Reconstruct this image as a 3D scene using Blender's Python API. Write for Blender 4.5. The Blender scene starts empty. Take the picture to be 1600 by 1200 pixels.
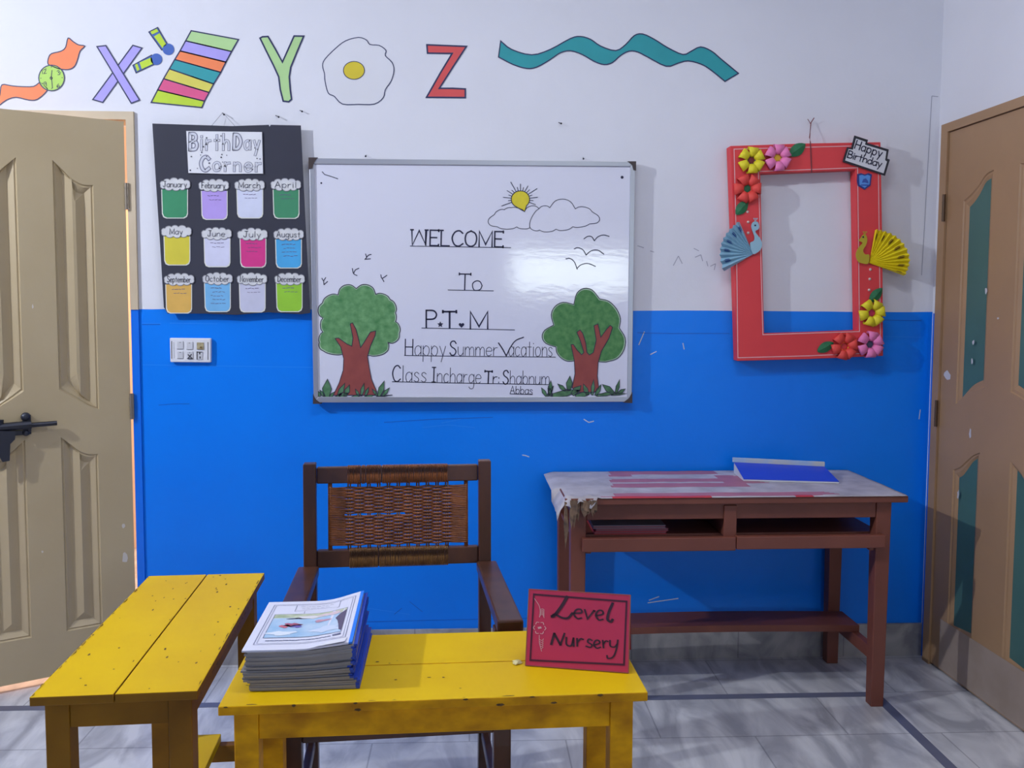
import bpy, math, random
from math import sin, cos, pi, radians, sqrt, atan2, tan
from mathutils import Vector, Matrix
from mathutils.geometry import tessellate_polygon
random.seed(7)
SC = bpy.context.scene
COL = SC.collection

# ------------------------------------------------------------------ camera
F, CX, PY, EYE, D = 1400.0, 800.0, 570.0, 1.38, 3.39
YAW, PITCH, ROLL = radians(2.7), radians(3.9), radians(0.25)
FW = Vector((sin(YAW)*cos(PITCH), cos(YAW)*cos(PITCH), -sin(PITCH)))
_r = Vector((cos(YAW), -sin(YAW), 0)); _u = _r.cross(FW)
RT = _r*cos(ROLL) + _u*sin(ROLL); UP = -_r*sin(ROLL) + _u*cos(ROLL)
EYEP = Vector((0, 0, EYE))
cam = bpy.data.cameras.new('camera'); camo = bpy.data.objects.new('camera', cam); COL.objects.link(camo)
cam.sensor_fit = 'HORIZONTAL'; cam.sensor_width = 36; cam.lens = 36*F/1600
cam.shift_y = -(600-PY)/1600; cam.clip_start = 0.05
camo.matrix_world = Matrix(((RT.x, UP.x, -FW.x, 0), (RT.y, UP.y, -FW.y, 0), (RT.z, UP.z, -FW.z, EYE), (0, 0, 0, 1)))
SC.camera = camo

# ------------------------------------------------------------------ light and exposure
SC.view_settings.view_transform = 'Standard'; SC.view_settings.look = 'None'
SC.view_settings.exposure = 0.0; SC.view_settings.gamma = 1.0; SC.view_settings.use_curve_mapping = False
w = bpy.data.worlds.new('world'); SC.world = w; w.use_nodes = True
bg = w.node_tree.nodes['Background']; bg.inputs[0].default_value = (0.62, 0.78, 1.0, 1); bg.inputs[1].default_value = 1.0
def area(name, loc, to, shape, sx, sy, power, color, spread=180):
    l = bpy.data.lights.new(name, 'AREA'); l.shape = shape; l.size = sx; l.size_y = sy
    l.energy = power; l.color = color; l.spread = radians(spread)
    o = bpy.data.objects.new(name, l); COL.objects.link(o); o.location = loc
    o.rotation_euler = (Vector(to)-Vector(loc)).to_track_quat('-Z', 'Z').to_euler()
    return o
area('wall_lamp_light', (-2.86, 1.62, 2.72), (0.9, 2.6, 1.3), 'DISK', 0.075, 0.075, 57, (0.86, 0.92, 1.0))
area('ceiling_fill_light', (0.25, 1.75, 2.99), (0.25, 1.75, 0), 'RECTANGLE', 1.2, 0.10, 18, (0.90, 0.93, 1.0))  # added fill light for table tops and wall, no such lamp seen
area('rear_window_daylight', (1.10, -2.93, 1.72), (1.0, 3.4, 1.66), 'RECTANGLE', 1.30, 0.42, 17, (0.88, 1.0, 0.96))
area('corridor_light', (-1.9, 4.3, 2.5), (-1.6, 3.4, 1.0), 'DISK', 0.3, 0.3, 70, (1.0, 0.66, 0.42))

# ------------------------------------------------------------------ pixels of the photograph to points of the room
def ray(x, y): return FW + RT*((x-CX)/F) - UP*((y-PY)/F)
def onY(x, y, Y=D): d = ray(x, y); return EYEP + d*(Y/d.y)
def onZ(x, y, Z=0.0): d = ray(x, y); return EYEP + d*((Z-EYE)/d.z)
def onP(x, y, p, n): d = ray(x, y); return EYEP + d*((p-EYEP).dot(n)/d.dot(n))

# ------------------------------------------------------------------ materials
def lin(c):
    c /= 255.0
    return c/12.92 if c <= 0.04045 else ((c+0.055)/1.055)**2.4
def rgb(c): return (lin(c[0]), lin(c[1]), lin(c[2]), 1)
MATS = {}
def mat(name, c, rough=0.6, var=0.0, scale=6.0, bump=0.0, bscale=40.0, metal=0.0, spec=0.5, c2=None, thr=None, stretch=(1, 1, 1), coat=0.0, detail=4.0):
    """paint, paper, wood: base colour with noise variation (c2 blended in by noise; thr = hard patches of c2)"""
    if name in MATS: return MATS[name]
    m = bpy.data.materials.new(name); m.use_nodes = True; MATS[name] = m
    nt = m.node_tree; N = nt.nodes; L = nt.links; b = N['Principled BSDF']
    b.inputs['Base Color'].default_value = rgb(c); b.inputs['Roughness'].default_value = rough
    b.inputs['Metallic'].default_value = metal; b.inputs['Specular IOR Level'].default_value = spec
    b.inputs['Coat Weight'].default_value = coat
    tc = N.new('ShaderNodeTexCoord'); mp = N.new('ShaderNodeMapping'); mp.inputs['Scale'].default_value = stretch
    L.new(tc.outputs['Object'], mp.inputs[0])
    if c2 is not None or var > 0:
        nz = N.new('ShaderNodeTexNoise'); nz.inputs['Scale'].default_value = scale; nz.inputs['Detail'].default_value = detail
        L.new(mp.outputs[0], nz.inputs['Vector'])
        rp = N.new('ShaderNodeValToRGB'); L.new(nz.outputs['Fac'], rp.inputs[0])
        c2_ = c2 if c2 is not None else tuple(v*(1-var) for v in c)
        rp.color_ramp.elements[0].color = rgb(c); rp.color_ramp.elements[1].color = rgb(c2_)
        if thr: rp.color_ramp.elements[0].position = thr; rp.color_ramp.elements[1].position = thr+0.03
        else: rp.color_ramp.elements[0].position = 0.3; rp.color_ramp.elements[1].position = 0.72
        L.new(rp.outputs[0], b.inputs['Base Color'])
    if bump > 0:
        n2 = N.new('ShaderNodeTexNoise'); n2.inputs['Scale'].default_value = bscale; n2.inputs['Detail'].default_value = 3
        L.new(mp.outputs[0], n2.inputs['Vector'])
        bp = N.new('ShaderNodeBump'); bp.inputs['Strength'].default_value = bump; bp.inputs['Distance'].default_value = 0.01
        L.new(n2.outputs['Fac'], bp.inputs['Height']); L.new(bp.outputs[0], b.inputs['Normal'])
    return m

def wall_material():
    """white distemper above, glossy blue oil paint below a slightly uneven edge"""
    m = bpy.data.materials.new('two_tone_wall_paint'); m.use_nodes = True
    nt = m.node_tree; N = nt.nodes; L = nt.links; b = N['Principled BSDF']
    tc = N.new('ShaderNodeTexCoord'); sp = N.new('ShaderNodeSeparateXYZ'); L.new(tc.outputs['Object'], sp.inputs[0])
    nz = N.new('ShaderNodeTexNoise'); nz.inputs['Scale'].default_value = 2.5; nz.inputs['Detail'].default_value = 2
    L.new(tc.outputs['Object'], nz.inputs['Vector'])
    ad = N.new('ShaderNodeMath'); ad.operation = 'MULTIPLY_ADD'; ad.inputs[1].default_value = 0.012
    L.new(nz.outputs['Fac'], ad.inputs[0]); L.new(sp.outputs['Z'], ad.inputs[2])
    ls = N.new('ShaderNodeMath'); ls.operation = 'LESS_THAN'; ls.inputs[1].default_value = 1.3615
    L.new(ad.outputs[0], ls.inputs[0])
    wn = N.new('ShaderNodeTexNoise'); wn.inputs['Scale'].default_value = 1.7; wn.inputs['Detail'].default_value = 6; L.new(tc.outputs['Object'], wn.inputs['Vector'])
    wr = N.new('ShaderNodeValToRGB'); L.new(wn.outputs['Fac'], wr.inputs[0])
    wr.color_ramp.elements[0].position = 0.3; wr.color_ramp.elements[0].color = rgb((228, 228, 236)); wr.color_ramp.elements[1].position = 0.75; wr.color_ramp.elements[1].color = rgb((220, 220, 228))
    br = N.new('ShaderNodeValToRGB'); L.new(wn.outputs['Fac'], br.inputs[0])
    br.color_ramp.elements[0].position = 0.3; br.color_ramp.elements[0].color = rgb((2, 131, 248)); br.color_ramp.elements[1].position = 0.75; br.color_ramp.elements[1].color = rgb((2, 123, 240))
    # small pale chips in the blue paint
    vn = N.new('ShaderNodeTexNoise'); vn.inputs['Scale'].default_value = 14; vn.inputs['Detail'].default_value = 5; vn.inputs['Roughness'].default_value = 0.65
    mp = N.new('ShaderNodeMapping'); mp.inputs['Scale'].default_value = (1.0, 1, 1.4); L.new(tc.outputs['Object'], mp.inputs[0]); L.new(mp.outputs[0], vn.inputs['Vector'])
    vr = N.new('ShaderNodeValToRGB'); L.new(vn.outputs['Fac'], vr.inputs[0]); vr.color_ramp.elements[0].position = 0.755; vr.color_ramp.elements[1].position = 0.785
    mc = N.new('ShaderNodeMixRGB'); L.new(vr.outputs[0], mc.inputs[0]); L.new(br.outputs[0], mc.inputs[1]); mc.inputs[2].default_value = rgb((120, 160, 225))
    mx = N.new('ShaderNodeMixRGB'); L.new(ls.outputs[0], mx.inputs[0]); L.new(wr.outputs[0], mx.inputs[1]); L.new(mc.outputs[0], mx.inputs[2])
    L.new(mx.outputs[0], b.inputs['Base Color'])
    rr = N.new('ShaderNodeMapRange'); rr.inputs['To Min'].default_value = 0.75; rr.inputs['To Max'].default_value = 0.36; L.new(ls.outputs[0], rr.inputs['Value']); L.new(rr.outputs[0], b.inputs['Roughness']); b.inputs['Specular IOR Level'].default_value = 0.35
    bn = N.new('ShaderNodeTexNoise'); bn.inputs['Scale'].default_value = 9; bn.inputs['Detail'].default_value = 5; L.new(tc.outputs['Object'], bn.inputs['Vector'])
    bp = N.new('ShaderNodeBump'); bp.inputs['Strength'].default_value = 0.16; bp.inputs['Distance'].default_value = 0.02; L.new(bn.outputs['Fac'], bp.inputs['Height']); L.new(bp.outputs[0], b.inputs['Normal'])
    return m

STRIP_Y = 3.035; STRIP_X = 1.44
def marble_material(name, base, vein, tile, floor=False):
    m = bpy.data.materials.new(name); m.use_nodes = True
    nt = m.node_tree; N = nt.nodes; L = nt.links; b = N['Principled BSDF']
    tc = N.new('ShaderNodeTexCoord')
    n1 = N.new('ShaderNodeTexNoise'); n1.inputs['Scale'].default_value = 3.0; n1.inputs['Detail'].default_value = 7; n1.inputs['Distortion'].default_value = 1.6
    mp = N.new('ShaderNodeMapping'); mp.inputs['Rotation'].default_value = (0, 0, 0.6); mp.inputs['Scale'].default_value = (2.2, 0.8, 1.5)
    L.new(tc.outputs['Object'], mp.inputs[0]); L.new(mp.outputs[0], n1.inputs['Vector'])
    r1 = N.new('ShaderNodeValToRGB'); L.new(n1.outputs['Fac'], r1.inputs[0])
    r1.color_ramp.elements[0].position = 0.36; r1.color_ramp.elements[0].color = rgb(vein); r1.color_ramp.elements[1].position = 0.62; r1.color_ramp.elements[1].color = rgb(base)
    br = N.new('ShaderNodeTexBrick'); br.offset = 0.5; br.inputs['Scale'].default_value = 1.0
    br.inputs['Mortar Size'].default_value = 0.0025; br.inputs['Brick Width'].default_value = tile; br.inputs['Row Height'].default_value = tile*0.5 if floor else 5.0
    br.inputs['Color1'].default_value = (0.93, 0.93, 0.93, 1); br.inputs['Color2'].default_value = (1, 1, 1, 1); br.inputs['Mortar'].default_value = (0.6, 0.6, 0.62, 1)
    L.new(tc.outputs['Object'], br.inputs['Vector'])
    mu = N.new('ShaderNodeMixRGB'); mu.blend_type = 'MULTIPLY'; mu.inputs[0].default_value = 1
    L.new(r1.outputs[0], mu.inputs[1]); L.new(br.outputs['Color'], mu.inputs[2])
    out = mu.outputs[0]
    L.new(out, b.inputs['Base Color']); b.inputs['Roughness'].default_value = 0.33
    return m

def board_material():
    m = mat('whiteboard_enamel', (224, 224, 238), rough=0.09, spec=0.6)
    nt = m.node_tree; N = nt.nodes; L = nt.links; b = N['Principled BSDF']
    tc = N.new('ShaderNodeTexCoord'); n = N.new('ShaderNodeTexNoise'); n.inputs['Scale'].default_value = 34; n.inputs['Detail'].default_value = 3
    mp = N.new('ShaderNodeMapping'); mp.inputs['Scale'].default_value = (0.55, 1, 1.3); L.new(tc.outputs['Object'], mp.inputs[0]); L.new(mp.outputs[0], n.inputs['Vector'])
    bp = N.new('ShaderNodeBump'); bp.inputs['Strength'].default_value = 0.055; bp.inputs['Distance'].default_value = 0.004
    L.new(n.outputs['Fac'], bp.inputs['Height']); L.new(bp.outputs[0], b.inputs['Normal'])
    return m

WALL = wall_material()
WHITE = mat('white_wall_paint', (226, 226, 233), 0.75, var=0.03, scale=2, bump=0.1, bscale=10)
INK = mat('navy_marker_ink', (30, 30, 62), 0.5)
INKTHIN = mat('black_marker_ink', (44, 42, 66), 0.5)
OUTL = mat('dark_blue_outline_paint', (38, 44, 88), 0.55)
DOORP = mat('tan_door_paint', (192, 173, 138), 0.42, var=0.06, scale=3, c2=(184, 164, 128), bump=0.03, bscale=60)
DOORB = mat('brown_door_paint', (170, 134, 98), 0.5, c2=(158, 124, 92), scale=3, bump=0.04, bscale=50)
FRAMEP = mat('tan_frame_paint', (206, 188, 160), 0.5, c2=(190, 170, 142), scale=4)
BROWNWOOD = mat('dark_brown_chair_wood', (92, 54, 36), 0.38, c2=(62, 36, 27), scale=5, stretch=(3, 3, 0.7), coat=0.15)
DESKW = mat('reddish_brown_desk_paint', (126, 70, 54), 0.5, c2=(110, 58, 46), scale=4, bump=0.05, bscale=30)
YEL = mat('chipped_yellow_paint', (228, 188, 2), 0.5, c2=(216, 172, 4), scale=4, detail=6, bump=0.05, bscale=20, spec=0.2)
YEL3 = mat('shaded_grimy_yellow_paint', (150, 104, 22), 0.5, c2=(118, 78, 18), scale=5, stretch=(1.2, 1.2, 1.8), detail=6, bump=0.05, bscale=20, spec=0.2)  # brown base puts the fronts' shade into the colour; blotches are grime
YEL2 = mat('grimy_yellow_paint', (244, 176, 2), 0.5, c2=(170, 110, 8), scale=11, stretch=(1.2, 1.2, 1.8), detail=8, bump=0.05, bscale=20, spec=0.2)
YWEAR = mat('bare_wood_wear', (112, 78, 26), 0.7, c2=(84, 58, 30), scale=40)
CANE = mat('brown_cane', (158, 94, 52), 0.45, c2=(112, 64, 36), scale=30)
CANEL = mat('pale_cane', (152, 108, 58), 0.45, c2=(108, 70, 38), scale=40)
BLACKP = mat('black_chart_paper', (42, 43, 58), 0.7, c2=(48, 49, 65), scale=3)
PAPER = mat('white_paper', (226, 226, 236), 0.7, var=0.03)
STEEL = mat('brushed_aluminium', (186, 188, 196), 0.38, metal=0.75)
DARKCAP = mat('dark_plastic_cap', (62, 50, 50), 0.5)
IRON = mat('dark_bolt_iron', (58, 60, 70), 0.35, metal=0.6)

# ------------------------------------------------------------------ mesh helpers
class MB:
    def __init__(s): s.v = []; s.f = []; s.m = []
    def add(s, vs, fs, mi=0):
        o = len(s.v); s.v += [Vector(v) for v in vs]
        for f in fs: s.f.append([i+o for i in f]); s.m.append(mi)
        return s
    def hexa(s, b, t, mi=0):       # bottom loop of four, top loop of four
        return s.add(list(b)+list(t), [(3, 2, 1, 0), (4, 5, 6, 7), (0, 1, 5, 4), (1, 2, 6, 5), (2, 3, 7, 6), (3, 0, 4, 7)], mi)
    def box(s, x0, x1, y0, y1, z0, z1, mi=0):
        return s.hexa([(x0, y0, z0), (x1, y0, z0), (x1, y1, z0), (x0, y1, z0)], [(x0, y0, z1), (x1, y0, z1), (x1, y1, z1), (x0, y1, z1)], mi)
    def prism(s, pts, off, mi=0):  # closed outline pts (3D) extruded by off
        n = len(pts); off = Vector(off); P = [Vector(p) for p in pts]
        return s.add(P+[p+off for p in P], [tuple(range(n)), tuple(range(2*n-1, n-1, -1))]+[(i, i+n, (i+1) % n+n, (i+1) % n) for i in range(n)], mi)
    def ring(s, outer, inner, off, mi=0):   # outline with a hole, same point count, extruded
        n = len(outer); off = Vector(off); a = [Vector(p) for p in outer]; b = [Vector(p) for p in inner]
        V = a+b+[p+off for p in a]+[p+off for p in b]; fs = []
        for i in range(n):
            j = (i+1) % n
            fs += [(i, j, n+j, n+i), (2*n+i, 3*n+i, 3*n+j, 2*n+j), (i, 2*n+i, 2*n+j, j), (n+i, n+j, 3*n+j, 3*n+i)]
        return s.add(V, fs, mi)
    def bridge(s, loops, close=True, mi=0, cap=False):
        n = len(loops[0]); V = [p for l in loops for p in l]; fs = []
        for k in range(len(loops)-1):
            for i in range(n if close else n-1):
                j = (i+1) % n; fs.append((k*n+i, k*n+j, (k+1)*n+j, (k+1)*n+i))
        if cap: fs.append(tuple((len(loops)-1)*n+i for i in range(n)))
        return s.add(V, fs, mi)
    def tube(s, pts, r, n=6, mi=0):
        P = [Vector(p) for p in pts]; loops = []
        for i, p in enumerate(P):
            t = (P[min(i+1, len(P)-1)]-P[max(i-1, 0)]).normalized()
            a = t.cross(Vector((0.13, 0.31, 0.94))).normalized(); b = t.cross(a)
            rr = r[i] if isinstance(r, (list, tuple)) else r
            loops.append([p+a*cos(2*pi*k/n)*rr+b*sin(2*pi*k/n)*rr for k in range(n)])
        s.bridge(loops, True, mi); o = len(s.v)-n*len(P)
        s.f.append([o+k for k in range(n)][::-1]); s.m.append(mi)
        s.f.append([len(s.v)-n+k for k in range(n)]); s.m.append(mi)
        return s
    def dome(s, c, ax, r, h, n=12, mi=0, k=3):   # low dome on a plane, axis ax
        ax = Vector(ax).normalized(); a = ax.orthogonal().normalized(); b = ax.cross(a); c = Vector(c)
        loops = [[c+(a*cos(2*pi*i/n)+b*sin(2*pi*i/n))*r*cos(t)+ax*h*sin(t) for i in range(n)] for t in [pi/2*q/k*0.98 for q in range(k+1)]]
        return s.bridge(loops, True, mi, cap=True)
    def build(s, name, mats, parent=None, loc=(0, 0, 0), smooth=False, bevel=0.0, weld=False):
        loc = Vector(loc); me = bpy.data.meshes.new(name)
        me.from_pydata([tuple(v-loc) for v in s.v], [], [tuple(f) for f in s.f])
        for mm in (mats if isinstance(mats, (list, tuple)) else [mats]): me.materials.append(mm)
        me.polygons.foreach_set('material_index', s.m)
        if smooth: me.polygons.foreach_set('use_smooth', [True]*len(me.polygons))
        me.update()
        o = bpy.data.objects.new(name, me); COL.objects.link(o)
        if parent: o.parent = parent
        else: o.location = loc
        if bevel:
            md = o.modifiers.new('bevel', 'BEVEL'); md.width = bevel; md.segments = 2; md.limit_method = 'ANGLE'
        return o

def tag(o, label=None, cat=None, group=None, kind=None):
    if label: o['label'] = label
    if cat: o['category'] = cat
    if group: o['group'] = group
    if kind: o['kind'] = kind
    return o
def empty(name, loc, rz=0.0):
    o = bpy.data.objects.new(name, None); COL.objects.link(o); o.location = loc; o.rotation_euler = (0, 0, rz); o.empty_display_size = 0.1
    return o
def struct(o): o['kind'] = 'structure'; return o

def smooth(pts, closed=False, k=5):
    P = [Vector((p[0], p[1])) for p in pts]; n = len(P); out = []
    for i in range(n if closed else n-1):
        p0 = P[(i-1) % n] if closed or i > 0 else P[0]*2-P[1]
        p1 = P[i]; p2 = P[(i+1) % n]; p3 = P[(i+2) % n] if closed or i+2 < n else P[-1]*2-P[-2]
        for q in range(k):
            t = q/k; out.append(0.5*((2*p1)+(p2-p0)*t+(2*p0-5*p1+4*p2-p3)*t*t+(3*p1-p0-3*p2+p3)*t**3))
    if not closed: out.append(P[-1])
    return [(p.x, p.y) for p in out]
def circle(cx, cy, rx, ry=None, n=28, a0=0): return [(cx+rx*cos(a0+2*pi*i/n), cy+(ry or rx)*sin(a0+2*pi*i/n)) for i in range(n)]
def T(ox, oy, s):            # coordinates read off an enlarged view
    return lambda pts: [(ox+x/s, oy+y/s) for x, y in pts]

def arcs(pts, bulge):      # scalloped outline through pts
    out = []
    for (a, b), h in zip(zip(pts[:-1], pts[1:]), bulge):
        mx, my = (a[0]+b[0])/2, (a[1]+b[1])/2; dx, dy = b[0]-a[0], b[1]-a[1]
        out += smooth([a, (a[0]+dx*.2+dy*h*.75, a[1]+dy*.2-dx*h*.75), (mx+dy*h, my-dx*h), (a[0]+dx*.8+dy*h*.75, a[1]+dy*.8-dx*h*.75), b], False, 3)
    return out
def ribbon(mb, pts, wd, mp, closed=False, mi=0):
    """flat stroke of width wd along 2D pts, mapped into the room by mp"""
    P = [Vector((p[0], p[1])) for p in pts]; Q = [P[0]]
    for p in P[1:]:
        if (p-Q[-1]).length > 1e-4: Q.append(p)
    if closed and (Q[0]-Q[-1]).length < 1e-4: Q.pop()
    n = len(Q)
    if n < 2: return
    A = []; B = []
    for i in range(n):
        if closed: a, b = Q[(i-1) % n], Q[(i+1) % n]
        else: a, b = Q[max(i-1, 0)], Q[min(i+1, n-1)]
        d1 = (Q[i]-a); d2 = (b-Q[i]); d1 = d1.normalized() if d1.length > 0 else d2.normalized(); d2 = d2.normalized() if d2.length > 0 else d1
        t = d1+d2; t = t.normalized() if t.length > 0.2 else d1
        nn = Vector((-t.y, t.x)); c = max(0.5, abs(nn.dot(Vector((-d1.y, d1.x)))))
        e = Vector((0, 0))
        if not closed and i == 0: e = -d2*wd*0.4
        if not closed and i == n-1: e = d1*wd*0.4
        A.append(Q[i]+e+nn*wd/2/c); B.append(Q[i]+e-nn*wd/2/c)
    V = [mp(p.x, p.y) for p in A]+[mp(p.x, p.y) for p in B]
    m = n if closed else n-1
    mb.add(V, [(i, (i+1) % n, n+(i+1) % n, n+i) for i in range(m)], mi)

# ------------------------------------------------------------------ hand lettering: single-stroke glyphs (hundredths of cap height)
def G(wd, *st): return (wd, [(q[0] == '~', [tuple(int(n) for n in p.split(',')) for p in q.lstrip('~').split()]) for q in st])
oval = '~50,30 40,54 22,60 4,48 0,28 8,4 24,0 42,8 50,30'
GL = {
 'A': G(60, '0,0 30,100 60,0', '11,36 49,36'), 'B': G(52, '0,0 0,100', '~0,100 34,98 46,78 34,56 0,52', '~0,52 42,48 54,26 40,3 0,0'),
 'C': G(58, '~58,84 40,100 16,90 1,52 14,10 38,0 60,16'), 'D': G(56, '0,0 0,100', '~0,100 34,94 56,50 34,6 0,0'),
 'E': G(46, '46,100 0,100 0,0 46,0', '0,52 36,52', '46,104 46,92', '46,8 46,-4'), 'F': G(44, '44,100 0,100 0,0', '0,52 34,52'),
 'H': G(56, '0,0 0,100', '56,0 56,100', '0,52 56,52'), 'I': G(30, '15,0 15,100', '0,100 30,100', '0,0 30,0'),
 'J': G(46, '12,100 50,100', '~32,100 32,24 20,0 4,6 0,22'), 'L': G(44, '0,100 0,0 44,0', '-6,100 10,100'),
 'M': G(70, '0,0 0,100 35,14 70,100 70,0'), 'N': G(58, '0,0 0,100 58,0 58,100'),
 'O': G(62, '~31,100 8,84 0,50 8,14 31,0 54,14 62,50 54,84 31,100'), 'P': G(50, '0,0 0,100', '~0,100 36,98 50,76 38,52 0,48'),
 'S': G(52, '~50,84 36,100 12,96 3,76 16,58 38,46 50,26 38,4 14,0 0,16'), 'T': G(60, '0,100 60,100', '30,100 30,0', '0,106 0,94', '60,106 60,94'),
 'V': G(60, '0,100 28,0 60,100'), 'W': G(86, '0,100 4,0 40,96 78,0 80,100', '-6,100 8,100', '72,100 88,100', '76,4 76,100'), 'Y': G(56, '0,100 28,48 56,100', '28,48 28,0'),
 'a': G(46, '~46,44 30,60 8,52 0,28 8,4 24,0 46,22', '46,60 46,0'), 'b': G(46, '0,100 0,0', '~0,38 18,60 40,52 46,28 36,4 18,0 0,16'),
 'c': G(42, '~42,50 26,60 6,50 0,28 8,4 26,0 42,10'), 'e': G(46, '~0,32 46,34 40,54 22,60 4,48 0,26 8,4 26,0 44,10'),
 'd': G(46, '~46,44 30,60 8,52 0,28 8,4 24,0 46,22', '46,100 46,0'),
 'g': G(46, '~46,44 30,60 8,52 0,28 8,6 24,2 46,22', '~46,60 46,-14 36,-36 14,-38 2,-26'), 'h': G(44, '0,100 0,0', '~0,36 18,58 36,56 44,38 44,0'),
 'i': G(10, '5,60 5,0', '5,80 5,84'), 'l': G(10, '5,100 5,0'), 'k': G(40, '0,100 0,0', '38,60 0,24 40,0'),
 'm': G(72, '0,60 0,0', '~0,38 14,58 28,58 36,40 36,0', '~36,38 50,58 64,58 72,40 72,0'), 'n': G(44, '0,60 0,0', '~0,38 18,58 36,56 44,38 44,0'),
 'o': G(50, oval), 'p': G(46, '0,60 0,-38', '~0,38 18,60 40,52 46,28 36,4 18,0 0,16'),
 'r': G(32, '0,60 0,0', '~0,34 12,54 32,58'), 's': G(38, '~36,50 22,60 6,54 6,40 30,24 34,10 20,0 0,8'), 't': G(36, '18,92 18,0', '0,60 36,60'),
 'u': G(44, '~0,60 0,22 8,2 26,0 44,20', '44,60 44,0'), 'v': G(40, '0,60 20,0 40,60'), 'y': G(44, '0,60 24,2', '44,60 12,-38'),
 '1': G(20, '0,80 14,100 14,0'), '2': G(46, '~2,80 20,100 42,88 40,64 0,0', '0,0 46,0'), '3': G(44, '~2,88 24,100 40,78 18,54 42,34 30,4 0,10'),
 '6': G(44, '~38,94 10,66 0,28 18,0 40,14 36,44 4,34'), '9': G(44, '~40,70 22,52 2,66 8,94 34,98 42,70 34,0'),
 ':': G(10, '5,10 5,16', '5,46 5,52'), '.': G(10, '5,0 5,7'), ' ': G(34),
}
def lettering(mb, s, x0, y0, x1, y1, h, wd, mp, bold=1.0, gap=16, mi=0, jit=0.0):
    """write s with its baseline from (x0,y0) to (x1,y1), capital height h, pen width wd (photograph pixels)"""
    tot = sum(GL[c][0] for c in s)+gap*(len(s)-1); sx = math.hypot(x1-x0, y1-y0)/tot
    ex = Vector((x1-x0, y1-y0)).normalized(); ey = Vector((ex.y, -ex.x)); cur = 0
    for c in s:
        gw, st = GL[c]; j = random.uniform(-jit, jit)
        for sm, pts in st:
            q = smooth(pts, False, 4) if sm else pts
            P = [Vector((x0, y0))+ex*((cur+a)*sx)+ey*((b+j)*h/100) for a, b in q]
            ribbon(mb, [(p.x, p.y) for p in P], wd*(bold if c.isupper() else 1.0), mp, mi=mi)
        cur += gw+gap

# ================================================================== ROOM
XL, YR, ZC = -2.95, -3.0, 3.05
TH = 0.14
RW0 = Vector((1.787, D, 0)); RDIR = Vector((sin(radians(1.5)), -cos(radians(1.5)), 0)); RN = Vector((-cos(radians(1.5)), -sin(radians(1.5)), 0))
RWX = lambda y: RW0.x + (D-y)*tan(radians(1.5))
XRR = RWX(YR)
JO = onY(213, 300).x          # outer edge of the door frame on the wall
JI = onY(201, 300).x          # inner edge, hinge line
DOORTOP = onY(196, 189.5).z; FRTOP = onY(150, 174.5).z; DW = 0.86
OPL = JI-DW-0.02              # left side of the opening
m = MB(); m.box(JI-0.002, RW0.x+0.14, D, D+TH, 0, ZC); m.box(OPL, JI-0.002, D, D+TH, DOORTOP+0.006, ZC); m.box(XL-TH, OPL, D, D+TH, 0, ZC)
wb = struct(m.build('wall_back', WALL))
SEAM = mat('pale_blue_seam', (30, 140, 250), 0.4); SEAMD = mat('deep_blue_seam', (2, 96, 206), 0.4)
CHIP = mat('white_chip', (196, 204, 226), 0.7)
def wstroke(name, material, strokes, wd, off=0.0006):
    mb_ = MB(); mp_ = lambda x, y: onY(x, y, D-off)
    for q in strokes:
        P_ = [onY(x, y, D-off) for x, y in q]
        for a_, b_ in zip(P_[:-1], P_[1:]):
            n_ = Vector((-(b_.z-a_.z), 0, b_.x-a_.x)).normalized()*wd/2*0.0024; mb_.add([a_-n_, b_-n_, b_+n_, a_+n_], [(0, 1, 2, 3)])
    return mb_.build(name, material, wb)
wstroke('paint_seam', SEAM, [[(221, 505), (252, 505.5)], [(265, 505), (340, 506)], [(222, 570), (490, 574)], [(1140, 525), (1380, 527)], [(1384, 526), (1440, 527)], [(660, 668), (700, 664), (742, 668)], [(720, 655), (690, 661)], [(560, 948), (640, 960)]], 1.0)
wstroke('paint_seam', SEAMD, [[(248, 633), (272, 631), (296, 631)], [(222, 507), (250, 507)], [(600, 660), (680, 655), (770, 652)], [(996, 520), (1048, 521), (1140, 521)], [(1380, 500), (1440, 501)], [(560, 972), (720, 968), (830, 966)], [(640, 940), (660, 956)], [(616, 960), (628, 950)]], 1.0)
wstroke('paint_chip', CHIP, [[(816, 711), (822, 712), (827, 714)], [(998, 539), (1007, 518)], [(1016, 554), (1026, 549)], [(1067, 536), (1069, 546)], [(1014, 938), (1030, 932)], [(1012, 942), (1060, 935)], [(1038, 958), (1052, 959)], [(912, 655), (920, 660), (928, 658)], [(1438, 640), (1436, 655)]], 1.6)
wstroke('wall_mark', mat('grey_mark', (170, 170, 184), 0.8), [[(1052, 415), (1060, 400), (1066, 412)], [(1084, 388), (1092, 392)], [(1086, 402), (1095, 398), (1098, 408)], [(1110, 416), (1118, 412), (1116, 422)], [(1016, 392), (1022, 394)], [(1104, 408), (1106, 416)], [(1456, 150), (1440, 430)], [(1456, 150), (1466, 151)], [(996, 384), (1006, 387)]], 1.2)  # short scuffs, plus one long thin grey line near the corner
m = MB()
p = [RW0, RW0+RDIR*7.2]; q = [v-RN*0.14 for v in p]
m.hexa([p[1], p[0], q[0], q[1]], [v+Vector((0, 0, ZC)) for v in (p[1], p[0], q[0], q[1])]); struct(m.build('wall_right', WHITE))
m = MB(); m.box(XL-TH, XL, YR-TH, D, 0, ZC); struct(m.build('wall_left', WALL))
m = MB(); RX = XRR+0.2
m.box(XL-TH, 0.45, YR-TH, YR, 0, ZC); m.box(1.75, RX, YR-TH, YR, 0, ZC); m.box(0.45, 1.75, YR-TH, YR, 0, 1.51); m.box(0.45, 1.75, YR-TH, YR, 1.93, ZC); struct(m.build('wall_rear', WALL))
m = MB()
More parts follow.
